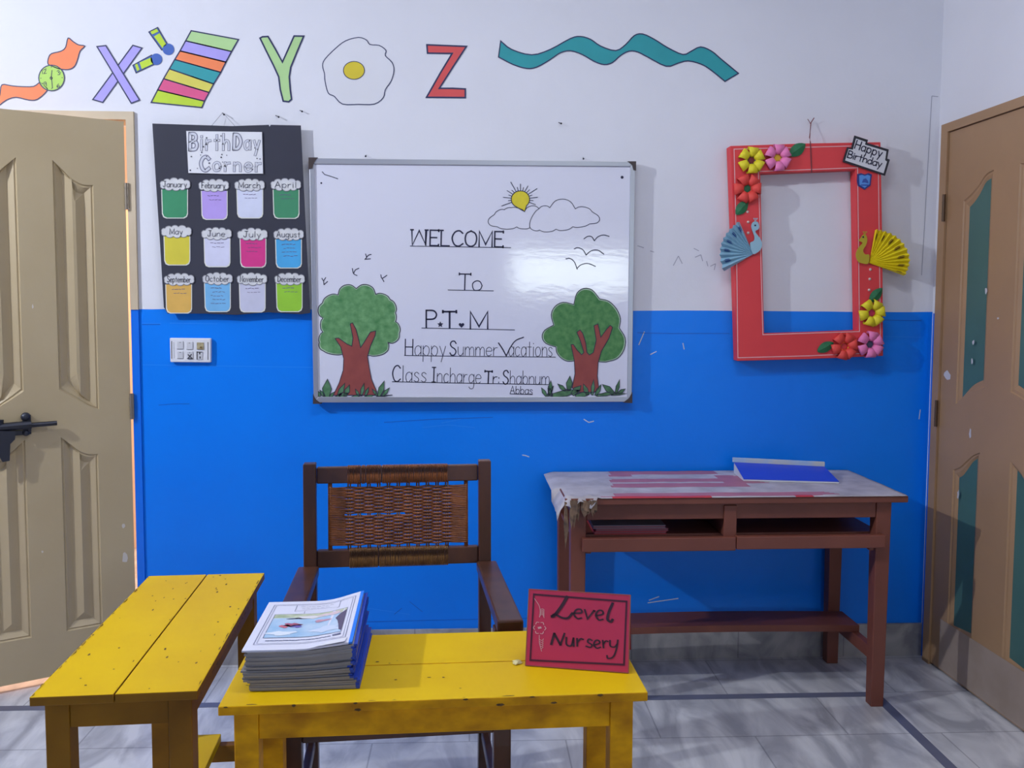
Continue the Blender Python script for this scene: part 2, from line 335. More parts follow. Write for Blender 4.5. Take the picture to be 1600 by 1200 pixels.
for a in ((0.45, 1.75, 1.51, 1.54), (0.45, 1.75, 1.90, 1.93), (0.45, 0.48, 1.54, 1.90), (1.72, 1.75, 1.54, 1.90), (1.085, 1.115, 1.54, 1.90)): m.box(a[0], a[1], YR-0.09, YR-0.04, a[2], a[3])
struct(m.build('window_1', DOORB))
m = MB(); m.box(XL-TH, RX, YR-TH, D+TH, ZC, ZC+0.1); struct(m.build('ceiling', mat('white_ceiling_paint', (232, 232, 236), 0.8)))
FLOORM = marble_material('grey_white_marble_floor', (222, 221, 224), (168, 168, 175), 0.61, True)
m = MB(); m.box(XL-TH, RX, YR-TH, 5.2, -0.1, 0); struct(m.build('floor', FLOORM))
STRIPM = mat('dark_slate_inlay', (110, 112, 132), 0.35, c2=(96, 98, 118), scale=8)
m = MB(); m.box(XL, STRIP_X+0.018, STRIP_Y-0.018, STRIP_Y+0.018, 0.0, 0.0012); m.box(STRIP_X-0.018, STRIP_X+0.018, YR, STRIP_Y-0.018, 0.0, 0.0012); struct(m.build('trim_1', STRIPM))
# skirting tiles
SKM = marble_material('grey_marble_skirting', (186, 182, 180), (138, 136, 140), 0.42)
m = MB(); m.box(JO+0.002, RW0.x, D-0.012, D-0.0005, 0.0, 0.128); struct(m.build('baseboard_back', SKM))
# corridor behind the left door
m = MB(); m.box(-3.4, -0.4, 5.05, 5.15, 0, 3.05); m.box(-3.5, -3.4, D+TH, 5.15, 0, 3.05); m.box(-0.4, -0.3, D+TH, 5.15, 0, 3.05); struct(m.build('wall_corridor', mat('cream_corridor_paint', (236, 206, 178), 0.8)))
m = MB(); m.box(-3.5, -0.3, D+TH, 5.15, 3.05, 3.12); struct(m.build('ceiling_corridor', WHITE))

# door frame on the back wall, its jamb painted blue below the dado line
BLUE = mat('blue_oil_paint', (4, 112, 232), 0.36, bump=0.05, bscale=20)
m = MB(); zb = 1.352
m.box(JI, JO, D-0.012, D-0.0005, zb, FRTOP); m.box(JI, JO, D-0.008, D-0.0005, 0, zb, 1)
m.box(OPL, JI, D-0.012, D+0.10, DOORTOP+0.004, FRTOP)
m.box(OPL-0.06, OPL, D-0.012, D+0.10, 0, FRTOP)
struct(m.build('trim_2', [FRAMEP, BLUE]))

# ------------------------------------------------------------------ left door, ajar, with moulded panels
DA = radians(30.5)
HP = Vector((JI-0.004, D-0.012, 0)); SD = Vector((-cos(DA), -sin(DA), 0)); DN = Vector((sin(DA), -cos(DA), 0))   # along the leaf / out of its face
def dl(x, y): p = onP(x, y, HP, DN); return ((p-HP).dot(SD), p.z)
def dworld(s, z, o=0.0): return HP+SD*s+DN*o+Vector((0, 0, z))
ZB, ZT = 0.028, DOORTOP-0.004
def leaf_with_panels(name, panels, W0, W1, z0, z1, thick, tow, material, profile):
    """door leaf whose face is pierced by the panels' outlines; panels = list of functions d -> loop"""
    outer = [(W0, z0), (W1, z0), (W1, z1), (W0, z1)]
    loops = [outer]+[pl(0.0) for pl in panels]
    flat = [p for l in loops for p in l]
    tris = tessellate_polygon([[Vector((p[0], p[1], 0)) for p in l] for l in loops])
    mb = MB(); mb.add([tow(p[0], p[1], 0) for p in flat], [tuple(t) for t in tris])
    fr = [tow(p[0], p[1], 0) for p in outer]; bk = [tow(p[0], p[1], -thick) for p in outer]
    mb.add(fr+bk, [(0, 1, 5, 4), (1, 2, 6, 5), (2, 3, 7, 6), (3, 0, 4, 7), (7, 6, 5, 4)])
    return mb
def curve_fn(pts):                       # piecewise cosine-free linear over smoothed points -> y(t)
    q = smooth(pts, False, 8); xs = [p[0] for p in q]
    def fn(t):
        x = xs[0]+(xs[-1]-xs[0])*t
        for i in range(len(q)-1):
            a, b = q[i], q[i+1]
            if (a[0]-x)*(b[0]-x) <= 0 and a[0] != b[0]: return a[1]+(b[1]-a[1])*(x-a[0])/(b[0]-a[0])
        return q[-1][1]
    return fn
def panel_fn(x0, x1, top, bot, n=14):    # top / bot: y(t) across the panel, t from x0 to x1
    s = 1 if x1 > x0 else -1
    def loop(d):
        L = []
        for i in range(n+1): t = i/n; L.append((x0+s*d+(x1-x0-2*s*d)*t, bot(t)+d))
        for i in range(n+1): t = 1-i/n; L.append((x0+s*d+(x1-x0-2*s*d)*t, top(t)-d))
        return L
    return loop
def pan(tl, bl, tr, br, tops, bots, conv):
    """panel from photograph pixels on a door plane: corner pixels and curve offsets in metres"""
    a, b, c, e = conv(*tl), conv(*bl), conv(*tr), conv(*br)
    x0 = (a[0]+b[0])/2; x1 = (c[0]+e[0])/2
    tf = curve_fn([(t, z) for t, z in zip((0, .25, .5, .75, 1), [a[1]+(c[1]-a[1])*t+o for t, o in zip((0, .25, .5, .75, 1), tops)])])
    bf = curve_fn([(t, z) for t, z in zip((0, .25, .5, .75, 1), [b[1]+(e[1]-b[1])*t+o for t, o in zip((0, .25, .5, .75, 1), bots)])])
    return panel_fn(x0, x1, tf, bf)
up_r = pan((82, 250), (92, 609), (146, 289), (155, 640), (0, -0.012, -0.024, -0.02, 0), (0, -0.003, -0.004, -0.005, 0), dl)
lo_r = pan((97, 683), (102, 987), (155, 709), (159, 977), (0, -0.010, -0.020, -0.016, 0), (0, 0, 0, 0, 0), dl)
def mirrored(pf, c):                     # same panel on the other side of the leaf's centre line
    return lambda d: [(2*c-x, z) for x, z in pf(d)][::-1]
cen = (dl(82, 450)[0]+dl(37, 430)[0])/2
pans = [up_r, lo_r, mirrored(up_r, cen), mirrored(lo_r, cen)]
DWID = min(2*cen, DW)
mb = leaf_with_panels('door', pans, 0.003, DWID, ZB, ZT, 0.036, dworld, DOORP, None)
door1 = struct(mb.build('door_1', DOORP, loc=HP))
for pf in pans:
    mb = MB(); mb.bridge([[dworld(x, z, o) for x, z in pf(d)] for d, o in ((0, 0), (0.004, -0.006), (0.009, -0.004), (0.030, -0.017), (0.060, -0.003))], True, 0, cap=True)
    mb.build('panel', DOORP, door1, HP)
for yy in (307, 635):
    z = dl(199, yy)[1]; mb = MB(); c = dworld(0.002, z, 0.006)
    mb.tube([c-Vector((0, 0, 0.048)), c+Vector((0, 0, 0.048))], 0.006, 8)
    for k in (-0.03, 0, 0.03): mb.tube([c+Vector((0, 0, k-0.001)), c+Vector((0, 0, k+0.001))], 0.0075, 8)
    mb.box(JI, JI+0.006, D-0.020, D-0.0125, z-0.048, z+0.048)
    mb.build('hinge', mat('worn_hinge_steel', (150, 138, 122), 0.4, metal=0.5), door1, HP, smooth=False)
# sliding bolt
bolt = MB()
s0, z0 = dl(0, 665); s1, z1 = dl(42, 663); s2, z2 = dl(88, 661)
bolt.box(0, 0.001, 0, 0.001, 0, 0.001)
bolt = MB()
c0, c1 = dworld(s1+0.10, z1-0.004, 0.018), dworld(s1-0.012, z1, 0.018); bolt.tube([c0, c1], 0.015, 10)
bo = bolt.build('slide_bolt', IRON, door1, HP)
mb = MB(); mb.tube([dworld(s1+0.12, z1-0.004, 0.018), dworld(s2, z2+0.002, 0.018)], 0.0085, 10); mb.build('bolt_rod', IRON, bo, HP)
mb = MB()
def dbox(sa, sb, za, zb2, oa, ob): mb.hexa([dworld(sa, za, oa), dworld(sb, za, oa), dworld(sb, za, ob), dworld(sa, za, ob)], [dworld(sa, zb2, oa), dworld(sb, zb2, oa), dworld(sb, zb2, ob), dworld(sa, zb2, ob)])
dbox(s1-0.012, s1+0.014, z1-0.034, z1+0.034, 0.0, 0.014); mb.dome(dworld(s1+0.004, z1+0.028, 0.012), DN, 0.016, 0.012); mb.dome(dworld(s1+0.004, z1-0.028, 0.012), DN, 0.012, 0.01)
dbox(s1+0.014, s1+0.15, z1-0.036, z1-0.02, 0.0, 0.01)
mb.build('bracket', IRON, bo, HP)
sh0 = dl(11, 690)
mb = MB(); mb.prism([dworld(*dl(*q), 0.024) for q in [(-25, 672), (24, 672), (22, 685), (15, 692), (14, 718), (3, 720), (-2, 712), (-25, 712)]], DN*0.008); mb.build('hasp', IRON, bo, HP)
mb = MB()
mb.tube([dworld(*dl(0, 655), 0.02), dworld(*dl(0, 700), 0.02)], 0.01, 8); mb.build('staple', IRON, bo, HP)
mb = MB()
for (x, y, w_, h_) in ((51, 479, 2, 4), (195, 872, 5, 10), (193, 822, 3, 4), (66, 862, 2, 2)):
    q = [dworld(*dl(x+w_*cos(a)*random.uniform(.6, 1.2), y+h_*sin(a)*random.uniform(.6, 1.2)), 0.0006) for a in [k*pi/4 for k in range(8)]]; mb.add(q, [tuple(range(8))])
mb.build('paint_chip', mat('white_paint_chip', (214, 206, 196), 0.7), door1, HP)

# ------------------------------------------------------------------ right door, closed, in the right wall
def rl(x, y): p = onP(x, y, RW0, RN); return ((p-RW0).dot(RDIR), p.z)
def rworld(s, z, o=0.0): return RW0+RDIR*s+RN*o+Vector((0, 0, z))
RH = rl(1486, 300)[0]; RTOP = rl(1540, 189)[1]; RFT = rl(1540, 187)[1]+0.028; RO = rl(1476, 300)[0]
m = MB()
def rbox(mb, sa, sb, za, zb2, oa, ob, mi=0): mb.hexa([rworld(sa, za, oa), rworld(sb, za, oa), rworld(sb, za, ob), rworld(sa, za, ob)], [rworld(sa, zb2, oa), rworld(sb, zb2, oa), rworld(sb, zb2, ob), rworld(sa, zb2, ob)], mi)
rbox(m, RO, RH, 0, RFT, 0.0005, 0.022); rbox(m, RH, RH+0.92, RTOP, RFT, 0.0005, 0.022); rbox(m, RH+0.92, RH+0.97, 0, RFT, 0.0005, 0.022)
struct(m.build('trim_3', DOORB))
m = MB(); rbox(m, 0.012, RO-0.001, 0.0, 1.35, 0.0005, 0.004); struct(m.build('trim_4', BLUE))
TEAL = mat('teal_panel_paint', (74, 112, 104), 0.5, c2=(66, 102, 98), scale=4)
ru1 = pan((1509, 314), (1501, 632), (1563, 264), (1541, 606), (0, -0.004, 0.0, 0.012, 0), (0, 0.008, 0.012, 0.008, 0), rl)
rl1 = pan((1493, 733), (1487, 985), (1540, 708), (1522, 1003), (0, -0.006, 0.0, 0.006, 0), (0, 0, 0, 0, 0), rl)
rc = rl(1569, 500)[0]
rpans = [ru1, rl1, mirrored(ru1, rc), mirrored(rl1, rc)]
def rw_o(s, z, o=0): return rworld(s, z, 0.014+o)
mb = leaf_with_panels('door', rpans, RH+0.003, RH+0.917, 0.008, RTOP-0.003, 0.0125, rw_o, DOORB, None)
door2 = struct(mb.build('door_2', DOORB, loc=RW0))
for pf in rpans:
    mb = MB(); mb.bridge([[rw_o(x, z, o) for x, z in pf(d)] for d, o in ((0, 0), (0.004, -0.004), (0.012, -0.0045), (0.026, -0.010))], True, 0, cap=False); mb.build('panel_moulding', DOORB, door2, RW0)
    mb = MB(); q = pf(0.026); mb.add([rw_o(x, z, -0.0098) for x, z in q], [tuple(range(len(q)))]); mb.build('panel', TEAL, door2, RW0)
for yy in (327, 646):
    z = rl(1474, yy)[1]; c = rworld(RH, z, 0.026); mb = MB(); mb.tube([c-Vector((0, 0, .05)), c+Vector((0, 0, .05))], 0.006, 8)
    for k in (-.02, .02): mb.tube([c+Vector((0, 0, k-.001)), c+Vector((0, 0, k+.001))], 0.0072, 8)
    mb.build('hinge', mat('dark_hinge_iron', (84, 62, 44), 0.5, metal=0.4), door2, RW0)
mb = MB(); kz = 0.20; rbox(mb, RH+0.06, RH+0.91, 0.012, kz, 0.0142, 0.0150); mb.build('foot_reflection', mat('grey_foot_reflection', (168, 150, 138), 0.6, c2=(150, 132, 118), scale=6), door2, RW0)  # reflected light at the door's foot, painted as a thin grey strip
mb = MB()
for (x, y, w_, h_) in ((1486, 586, 6, 8), (1525, 565, 2, 5), (1522, 678, 2, 10), (1566, 497, 2, 2), (1527, 535, 2, 5), (1503, 773, 2, 10), (1547, 455, 2, 5)):
    q = [rw_o(*rl(x+w_*cos(a)*random.uniform(.5, 1.2), y+h_*sin(a)*random.uniform(.5, 1.2)), 0.0008) for a in [k*pi/4 for k in range(8)]]; mb.add(q, [tuple(range(8))])
mb.build('paint_chip', mat('pale_paint_chip', (200, 196, 200), 0.7), door2, RW0)
# lamps and fixtures out of the picture
m = MB(); m.box(XL+0.0005, XL+0.05, 1.54, 1.70, 2.64, 2.80); m.dome((XL+0.05, 1.62, 2.72), (1, 0.4, -0.4), 0.06, 0.02)
tag(m.build('wall_lamp', PAPER), 'white wall lamp on the left wall outside the picture', 'lamp')
m = MB(); m.box(-0.4, 0.9, 1.70, 1.80, 3.0, ZC-0.0005); tag(m.build('ceiling_fill_lamp', PAPER), 'added white fill lamp on the ceiling outside the picture', 'lamp')  # unseen housing added to go with the ceiling fill light

# ================================================================== PAINTED CUT-OUTS ON THE WALL
def wall_at(off): return lambda x, y: onY(x, y, D-off)
w0, w1, w2, w3 = wall_at(0.0012), wall_at(0.0016), wall_at(0.0020), wall_at(0.0024)
def cut(name, pts, color, parent=None, loc=None, mp=w0, th=0.0010, base=None):
    P = [mp(x, y) for x, y in pts]
    l = loc if loc is not None else sum(P, Vector())/len(P)
    mb = MB(); mb.prism(P, (0, th, 0)); o = mb.build(name, color, parent, l); return o, l
def line(name, strokes, wd, material, parent, loc, mp=w1, closed=False):
    mb = MB()
    for s in strokes: ribbon(mb, s, wd, mp, closed)
    return mb.build(name, material, parent, loc)
def paint(n, c): return mat(n, c, 0.6, c2=tuple(v*0.95 for v in c), scale=9)
LAV, ORA, LGR, LIME, TEALP, MAG, DUY, REDP, COB = (paint('lavender_paper', (176, 164, 238)), paint('orange_paper', (250, 136, 84)), paint('pale_green_paper', (182, 220, 152)),
    paint('lime_paper', (192, 220, 50)), paint('teal_paper', (42, 158, 166)), paint('magenta_paper', (226, 86, 140)), paint('mustard_paper', (222, 212, 90)), paint('red_paper', (224, 84, 84)), paint('cobalt_paper', (62, 100, 184)))
t1 = T(0, 0, 4); t3 = T(400, 30, 4); t4 = T(760, 30, 3.81)
# wrist watch
up_s = t1(smooth([(425, 238), (455, 258), (490, 280), (530, 288), (500, 320), (482, 380), (462, 418), (425, 435), (370, 430), (330, 415), (300, 400), (303, 362), (322, 335), (380, 320), (410, 295)], True, 3))
dn_s = t1(smooth([(12, 530), (70, 536), (130, 541), (210, 540), (250, 515), (280, 540), (295, 565), (235, 620), (180, 625), (100, 608), (40, 625), (-14, 660), (0, 590)], True, 3))
loc = onY(80, 122, D)
wt = empty('watch_cutout', loc); tag(wt, 'orange and green paper wristwatch cutout stuck on the wall above the tan door', 'wall decoration')
for s in (up_s, dn_s): cut('strap', s, ORA, wt, loc); line('strap_outline', [s], 1.6, OUTL, wt, loc, closed=True)
dial = t1(circle(322, 487, 80)); cut('dial', dial, paint('dial_green_paper', (178, 220, 100)), wt, loc, mp=w1, th=0.001); line('dial_outline', [dial], 1.6, OUTL, wt, loc, mp=w2, closed=True)
mb = MB()
for s, x, y, h in (('12', 262, 462, 26), ('3', 362, 470, 28), ('6', 358, 548, 22), ('9', 278, 540, 26)):
    a = t1([(x, y)])[0]; lettering(mb, s, a[0], a[1], a[0]+(7 if s == '12' else 4), a[1]-1, h/4, 1.0, w2)
for k in range(12):
    if k % 3: ribbon(mb, t1([(322+70*cos(k*pi/6+.5), 487+70*sin(k*pi/6+.5)), (322+64*cos(k*pi/6+.5), 487+64*sin(k*pi/6+.5))]), .8, w2)
mb.build('numerals', INK, wt, loc)
line('clock_hands', [t1([(320, 485), (325, 440)]), t1([(322, 490), (328, 550)]), t1(circle(320, 488, 7, n=10)+[(327, 488)])], 1.3, INK, wt, loc, mp=w2)
# letter X and the xylophone with its mallets
b1 = t1([(606, 291), (661, 285), (872, 625), (820, 645)]); b2 = t1([(830, 283), (887, 300), (642, 640), (580, 622)])
lx = onY(185, 115, D); X = empty('letter_cutout', lx); tag(X, 'lavender letter X painted cutout on the upper wall', 'wall decoration', 'alphabet letters on the upper wall')
cut('stroke', b2, LAV, X, lx); line('outline', [b2], 2.0, OUTL, X, lx, closed=True)
cut('stroke', b1, LAV, X, lx, mp=w2, th=0.001); line('outline', [b1], 2.0, OUTL, X, lx, mp=w3, closed=True)
for hd, c, r, sg, lab in (([(930, 200), (985, 172), (1052, 285), (1010, 312)], (1052, 308), 36, [[(940, 198), (980, 180), (990, 197), (950, 215)], [(962, 228), (997, 207), (1040, 280), (1015, 300)]], 'upper xylophone mallet cutout, lime stick and blue tip pointing down at the coloured bars'),
                          ([(830, 408), (948, 344), (968, 400), (850, 455)], (977, 370), 36, [[(843, 405), (858, 398), (872, 435), (857, 445)], [(872, 390), (948, 358), (958, 398), (886, 432)]], 'lower xylophone mallet cutout, lime stick and blue tip beside the lavender X')):
    P = t1(hd); lm = onY(*P[0], D); ml = empty('mallet_cutout', lm); tag(ml, lab, 'wall decoration', 'xylophone mallets on the upper wall')
    cut('stick', P, paint('cobalt_stick_paper', (70, 104, 176)), ml, lm); line('outline', [P], 1.6, OUTL, ml, lm, closed=True)
    for s in sg: cut('grip', t1(s), LIME, ml, lm, mp=w2, th=0.001)
    cut('tip', t1(circle(c[0], c[1], r)), COB, ml, lm, mp=w2, th=0.001)
L_ = [(1195, 192), (1160, 255), (1125, 318), (1092, 372), (1058, 430), (1022, 492), (985, 562), (945, 640)]; R_ = [(1490, 247), (1447, 322), (1412, 388), (1380, 452), (1335, 525), (1307, 578), (1278, 632), (1262, 672)]
lo = onY(305, 105, D); xy = empty('xylophone_cutout', lo); tag(xy, 'slanted xylophone cutout with seven coloured bars above the black birthday chart', 'wall decoration')
for i, c in enumerate((LGR, LAV, ORA, TEALP, DUY, MAG, LIME)):
    P = t1([L_[i], R_[i], R_[i+1], L_[i+1]]); cut('bar', P, c, xy, lo); line('bar_outline', [P], 2.0, OUTL, xy, lo, closed=True)
# letters Y and Z, fried egg, zigzag ribbon
def plain_cut(name, P, c, lab, cat='wall decoration', group=None, wd=2.0):
    l = onY(sum(p[0] for p in P)/len(P), sum(p[1] for p in P)/len(P), D); r = empty(name, l); tag(r, lab, cat, group)
    cut('face', P, c, r, l); line('outline', [P], wd*1.25, OUTL, r, l, closed=True); return r, l
plain_cut('letter_cutout', t3([(25, 118), (40, 110), (75, 108), (120, 185), (165, 268), (200, 190), (238, 105), (298, 106), (258, 200), (217, 300), (208, 360), (214, 440), (222, 500), (205, 516), (170, 512), (152, 440), (142, 360), (110, 290), (60, 190)]), LGR, 'pale green letter Y painted cutout on the upper wall', group='alphabet letters on the upper wall')
egg = t3(smooth([(640, 114), (690, 130), (712, 158), (770, 164), (812, 195), (808, 228), (850, 270), (862, 320), (845, 385), (808, 440), (795, 490), (740, 530), (640, 532), (540, 530), (490, 482), (452, 462), (432, 390), (428, 340), (416, 290), (432, 248), (500, 180), (560, 135)], True, 3))
eg, le = plain_cut('egg_cutout', egg, WHITE, 'white fried egg drawing with yellow yolk between the letters Y and Z', wd=1.1)
yk = t3(circle(612, 320, 66, 56)); cut('yolk', yk, paint('yolk_paper', (222, 200, 50)), eg, le, mp=w2, th=0.0015); line('yolk_outline', [yk], 1.1, OUTL, eg, le, mp=w3, closed=True)
plain_cut('letter_cutout', t3([(1068, 160), (1315, 170), (1230, 300), (1146, 432), (1230, 432), (1308, 436), (1308, 490), (1066, 488), (1150, 340), (1226, 214), (1072, 212)]), REDP, 'red letter Z painted cutout on the upper wall', group='alphabet letters on the upper wall')
zz = t4(smooth([(85, 130), (150, 180), (270, 212), (380, 180), (500, 115), (560, 103), (620, 120), (680, 160), (770, 187), (830, 150), (880, 98), (930, 88), (1000, 120), (1080, 170), (1170, 210), (1220, 190), (1275, 165), (1340, 190), (1400, 240), (1500, 322)], False, 3) + smooth([(1420, 370), (1340, 305), (1280, 268), (1200, 248), (1140, 262), (1070, 280), (960, 225), (900, 195), (850, 190), (800, 215), (750, 258), (700, 270), (640, 250), (570, 210), (500, 188), (440, 200), (380, 240), (300, 285), (240, 293), (160, 270), (72, 225)], False, 3))
plain_cut('zigzag_cutout', zz, TEALP, 'long wavy teal zigzag cutout right of the red Z', wd=1.5)

# ================================================================== BIRTHDAY CHART
CY = D-0.030
c0 = lambda x, y: onY(x, y, CY); c1 = lambda x, y: onY(x, y, CY-0.0015); c2 = lambda x, y: onY(x, y, CY-0.0030); c3 = lambda x, y: onY(x, y, CY-0.0036); c4 = lambda x, y: onY(x, y, CY-0.0042)
loc = onY(360, 342, CY)
P = [(238, 193), (300, 195), (362, 197), (420, 195), (421, 198), (423, 195), (470, 196), (474, 280), (479, 380), (485, 489), (470, 491), (420, 488), (370, 492), (320, 490), (262, 490), (256, 480), (250, 380), (244, 290)]
mb = MB(); mb.prism([c0(*p) for p in P], (0, 0.0016, 0)); chart = mb.build('birthday_chart', BLACKP, None, loc)
tag(chart, 'black birthday chart with twelve month cards hanging left of the whiteboard', 'chart')
t2 = T(220, 170, 3.636)
card = t2([(258, 126), (688, 132), (694, 368), (480, 370), (270, 364)])
mb = MB(); mb.prism([onY(*p, CY-0.006) for p in card], (0, 0.0045, 0)); tc_ = mb.build('title_card', mat('silver_white_card', (226, 226, 232), 0.4), chart, loc)
tc_['label'] = 'white title card with hand-drawn bubble letters'
ty = lambda o: (lambda x, y: onY(x, y, CY-0.006-o))
for s, a, b, h, caps in (('Birth', (280, 232), (500, 234), 90, 1), ('Day', (530, 228), (672, 232), 82, 0), ('Corner', (340, 350), (680, 356), 78, 0)):
    A = t2([a, b]); mb = MB(); lettering(mb, s, A[0][0], A[0][1], A[1][0], A[1][1], h/3.636, 4.2, ty(0.0006), gap=34, bold=1.5); mb.build('lettering', mat('grey_pencil_outline', (120, 120, 140), 0.6), tc_, loc)
    mb = MB(); lettering(mb, s, A[0][0], A[0][1], A[1][0], A[1][1], h/3.636, 2.6, ty(0.0012), gap=34, bold=1.35); mb.build('lettering', mat('pale_pencil_fill', (206, 207, 218), 0.6), tc_, loc)
mb = MB()
for k in range(46):
    x, y = random.uniform(275, 685), random.uniform(150, 355); r = random.choice((3, 4, 5))
    if 245 < y < 290 or k % 2: mb.add([ty(0.0016)(*q) for q in t2(circle(x, y, r, n=5))], [(0, 1, 2, 3, 4)])
mb.build('dots', INKTHIN, tc_, loc)
MONTHS = [('January', (195, 430), (195, 538), (52, 142, 98), 'green'), ('February', (414, 436), (420, 546), (184, 158, 232), 'purple'), ('March', (618, 434), (622, 538), (214, 218, 240), 'white'), ('April', (824, 432), (828, 540), (60, 140, 100), 'green'),
          ('May', (202, 698), (208, 805), (216, 202, 58), 'yellow'), ('June', (430, 710), (436, 815), (216, 216, 240), 'white'), ('July', (634, 714), (640, 818), (216, 48, 136), 'magenta'), ('August', (840, 714), (842, 822), (70, 168, 226), 'blue'),
          ('September', (218, 970), (218, 1078), (226, 178, 86), 'orange'), ('October', (436, 966), (438, 1070), (118, 184, 232), 'light blue'), ('November', (632, 968), (636, 1072), (204, 204, 226), 'grey white'), ('December', (846, 968), (846, 1070), (150, 206, 52), 'lime green')]
EDGE = mat('white_card_edge', (222, 222, 214), 0.7); CLOUD = mat('white_cloud_card', (222, 222, 222), 0.7, c2=(202, 202, 208), scale=25); CLOUDE = mat('grey_cloud_outline', (132, 132, 140), 0.7)
for nm, (cx, cy), (bx, by), colr, word in MONTHS:
    hw, hh = 70, 80
    def body(k):
        w_ = hw-k; top = by-hh; bot = by+hh-k
        return [(bx-w_-4, top), (bx+w_-2, top), (bx+w_-2, bot-26), (bx+w_-8, bot-9), (bx+w_-24, bot), (bx-w_+24, bot), (bx-w_+8, bot-7), (bx-w_, bot-26)]
    j = random.uniform(-0.6, 0.6)
    mb = MB(); mb.prism([c1(*p) for p in t2(body(-5))], (0, 0.0012, 0)); cd = mb.build('month_card', EDGE, chart, loc); cd['label'] = '%s %s card with a cloud title' % (word, nm)
    mb = MB(); mb.add([onY(*p, CY-0.0020) for p in t2(body(0))], [tuple(range(8))]); mb.build('card_face', mat(word.replace(' ', '_')+'_card_'+nm.lower(), colr, 0.65, var=0.04, scale=20), cd, loc)
    ring_ = [(-84, 2), (-66, -19), (-28, -26), (14, -27), (54, -22), (84, 0), (62, 20), (24, 25), (-18, 25), (-58, 21), (-84, 2)]
    cl = arcs([(cx+a+random.uniform(-3, 3)*(abs(a) < 80), cy+b) for a, b in ring_], (.34, .26, .26, .26, .36, .34, .24, .24, .24, .34))
    mb = MB(); mb.prism([c2(*p) for p in t2(cl)], (0, 0.0008, 0)); mb.build('cloud_label', CLOUD, cd, loc)
    mb = MB(); ribbon(mb, t2(cl), 1.0, c3, True); mb.build('cloud_outline', CLOUDE, cd, loc)
    wid = min(132, 24*len(nm)); A = t2([(cx-wid/2-2, cy+14), (cx+wid/2-2, cy+16)])
    mb = MB(); lettering(mb, nm, A[0][0], A[0][1], A[1][0], A[1][1], 9.0, 0.75, c4, gap=20, bold=1.35); mb.build('lettering', INKTHIN, cd, loc)
    if nm not in ('January', 'May'):
        mb = MB(); rows = {'August': 4, 'October': 5, 'June': 2, 'July': 3}.get(nm, 2)
        for r in range(rows):
            x = bx-40+10*(r % 2)
            while x < bx+25+10*(r % 2):
                l = random.uniform(8, 20); ribbon(mb, t2([(x, by-52+22*r+random.uniform(-2, 2)), (x+l, by-52+22*r+random.uniform(-2, 2))]), 0.7 if r else 0.9, lambda x, y: onY(x, y, CY-0.0026)); x += l+6
        mb.build('small_writing', mat('faint_pen', tuple(int(v*0.55) for v in colr), 0.6), cd, loc)
mb = MB(); hk = onY(348, 176, D-0.012); mb.tube([c0(330, 197)+Vector((0, 0.001, 0)), hk, c0(368, 198)+Vector((0, 0.001, 0))], 0.0009, 5); mb.build('string', mat('grey_thread', (150, 150, 160), 0.8), chart, loc)
def nail(px, lab, ln=0.022, dirx=0.3, r=0.0016):
    a = onY(px[0], px[1], D+0.004); b = onY(px[0], px[1], D-ln)+Vector((dirx*ln, 0, -0.3*ln)); mb = MB(); mb.tube([a, b], r, 6); mb.tube([b, b+(b-a).normalized()*0.0015], r*2.2, 8)
    tag(mb.build('nail', IRON, None, a), lab, 'nail', 'nails in the white wall')
nail((347, 176), 'nail holding the string of the black birthday chart'); nail((430, 180), 'bent nail above the right side of the birthday chart', 0.02, 0.6); nail((468, 172), 'small nail just right of the bent one, above the chart edge', 0.015, 0.6)
nail((872, 191), 'lone nail on the white wall under the teal zigzag', 0.014, 0.8)
nail((572, 242), 'nail over the left part of the whiteboard frame', 0.016, -0.1); nail((911, 246), 'nail over the right part of the whiteboard frame', 0.016, 0.1)

# ================================================================== WHITEBOARD
BY = D-0.034; loc = onY(738, 440, BY)
def bl_(o): return lambda x, y: onY(x, y, BY-o)
board = empty('whiteboard', loc); tag(board, 'whiteboard in a metal frame with welcome message and two drawn trees', 'whiteboard')
outer = [(483, 247), (993, 253), (987, 628), (490, 629)]; inner = [(491, 256), (985, 260), (980, 620), (497, 620)]
mb = MB(); mb.prism([onY(*p, BY) for p in [(488, 252), (988, 258), (983, 623), (494, 624)]], (0, 0.012, 0)); mb.build('writing_surface', board_material(), board, loc)
for i, nm in enumerate(('frame_rail',)*4):
    j = (i+1) % 4; mb = MB(); q = [outer[i], outer[j], inner[j], inner[i]]
    mb.prism([onY(*p, BY-0.006) for p in q], (0, 0.030, 0)); mb.build(nm, STEEL, board, loc, bevel=0.0015)
for q in ([(482, 246), (496, 246), (490, 255), (488, 263), (482, 264)], [(994, 252), (981, 252), (988, 258), (990, 266), (994, 266)], [(489, 631), (489, 616), (493, 624), (502, 631)], [(988, 630), (988, 613), (983, 622), (974, 629)]):
    mb = MB(); mb.prism([onY(*p, BY-0.0085) for p in q], (0, 0.03, 0)); mb.build('corner_cap', DARKCAP, board, loc)
i1 = bl_(0.0008); i2 = bl_(0.0014); i3 = bl_(0.0020); i4 = bl_(0.0026)
def word(s, x0, y0, x1, y1, h, wd, bold=1.5, gap=16, name='lettering', ink=INK):
    mb = MB(); lettering(mb, s, x0, y0, x1, y1, h, wd, i1, bold, gap); return mb.build(name, ink, board, loc)
word('WELCOME', 643, 383, 786, 386, 24, 1.7, 1.35, 14)
word('To', 717, 453, 753, 454, 25, 1.5, 1.3, 10)
word('P', 666, 512, 682, 512, 27, 2.0, 1.2); word('T', 692, 512, 713, 512, 25, 2.2, 1.3); word('M', 735, 514, 762, 514, 27, 2.0, 1.2)
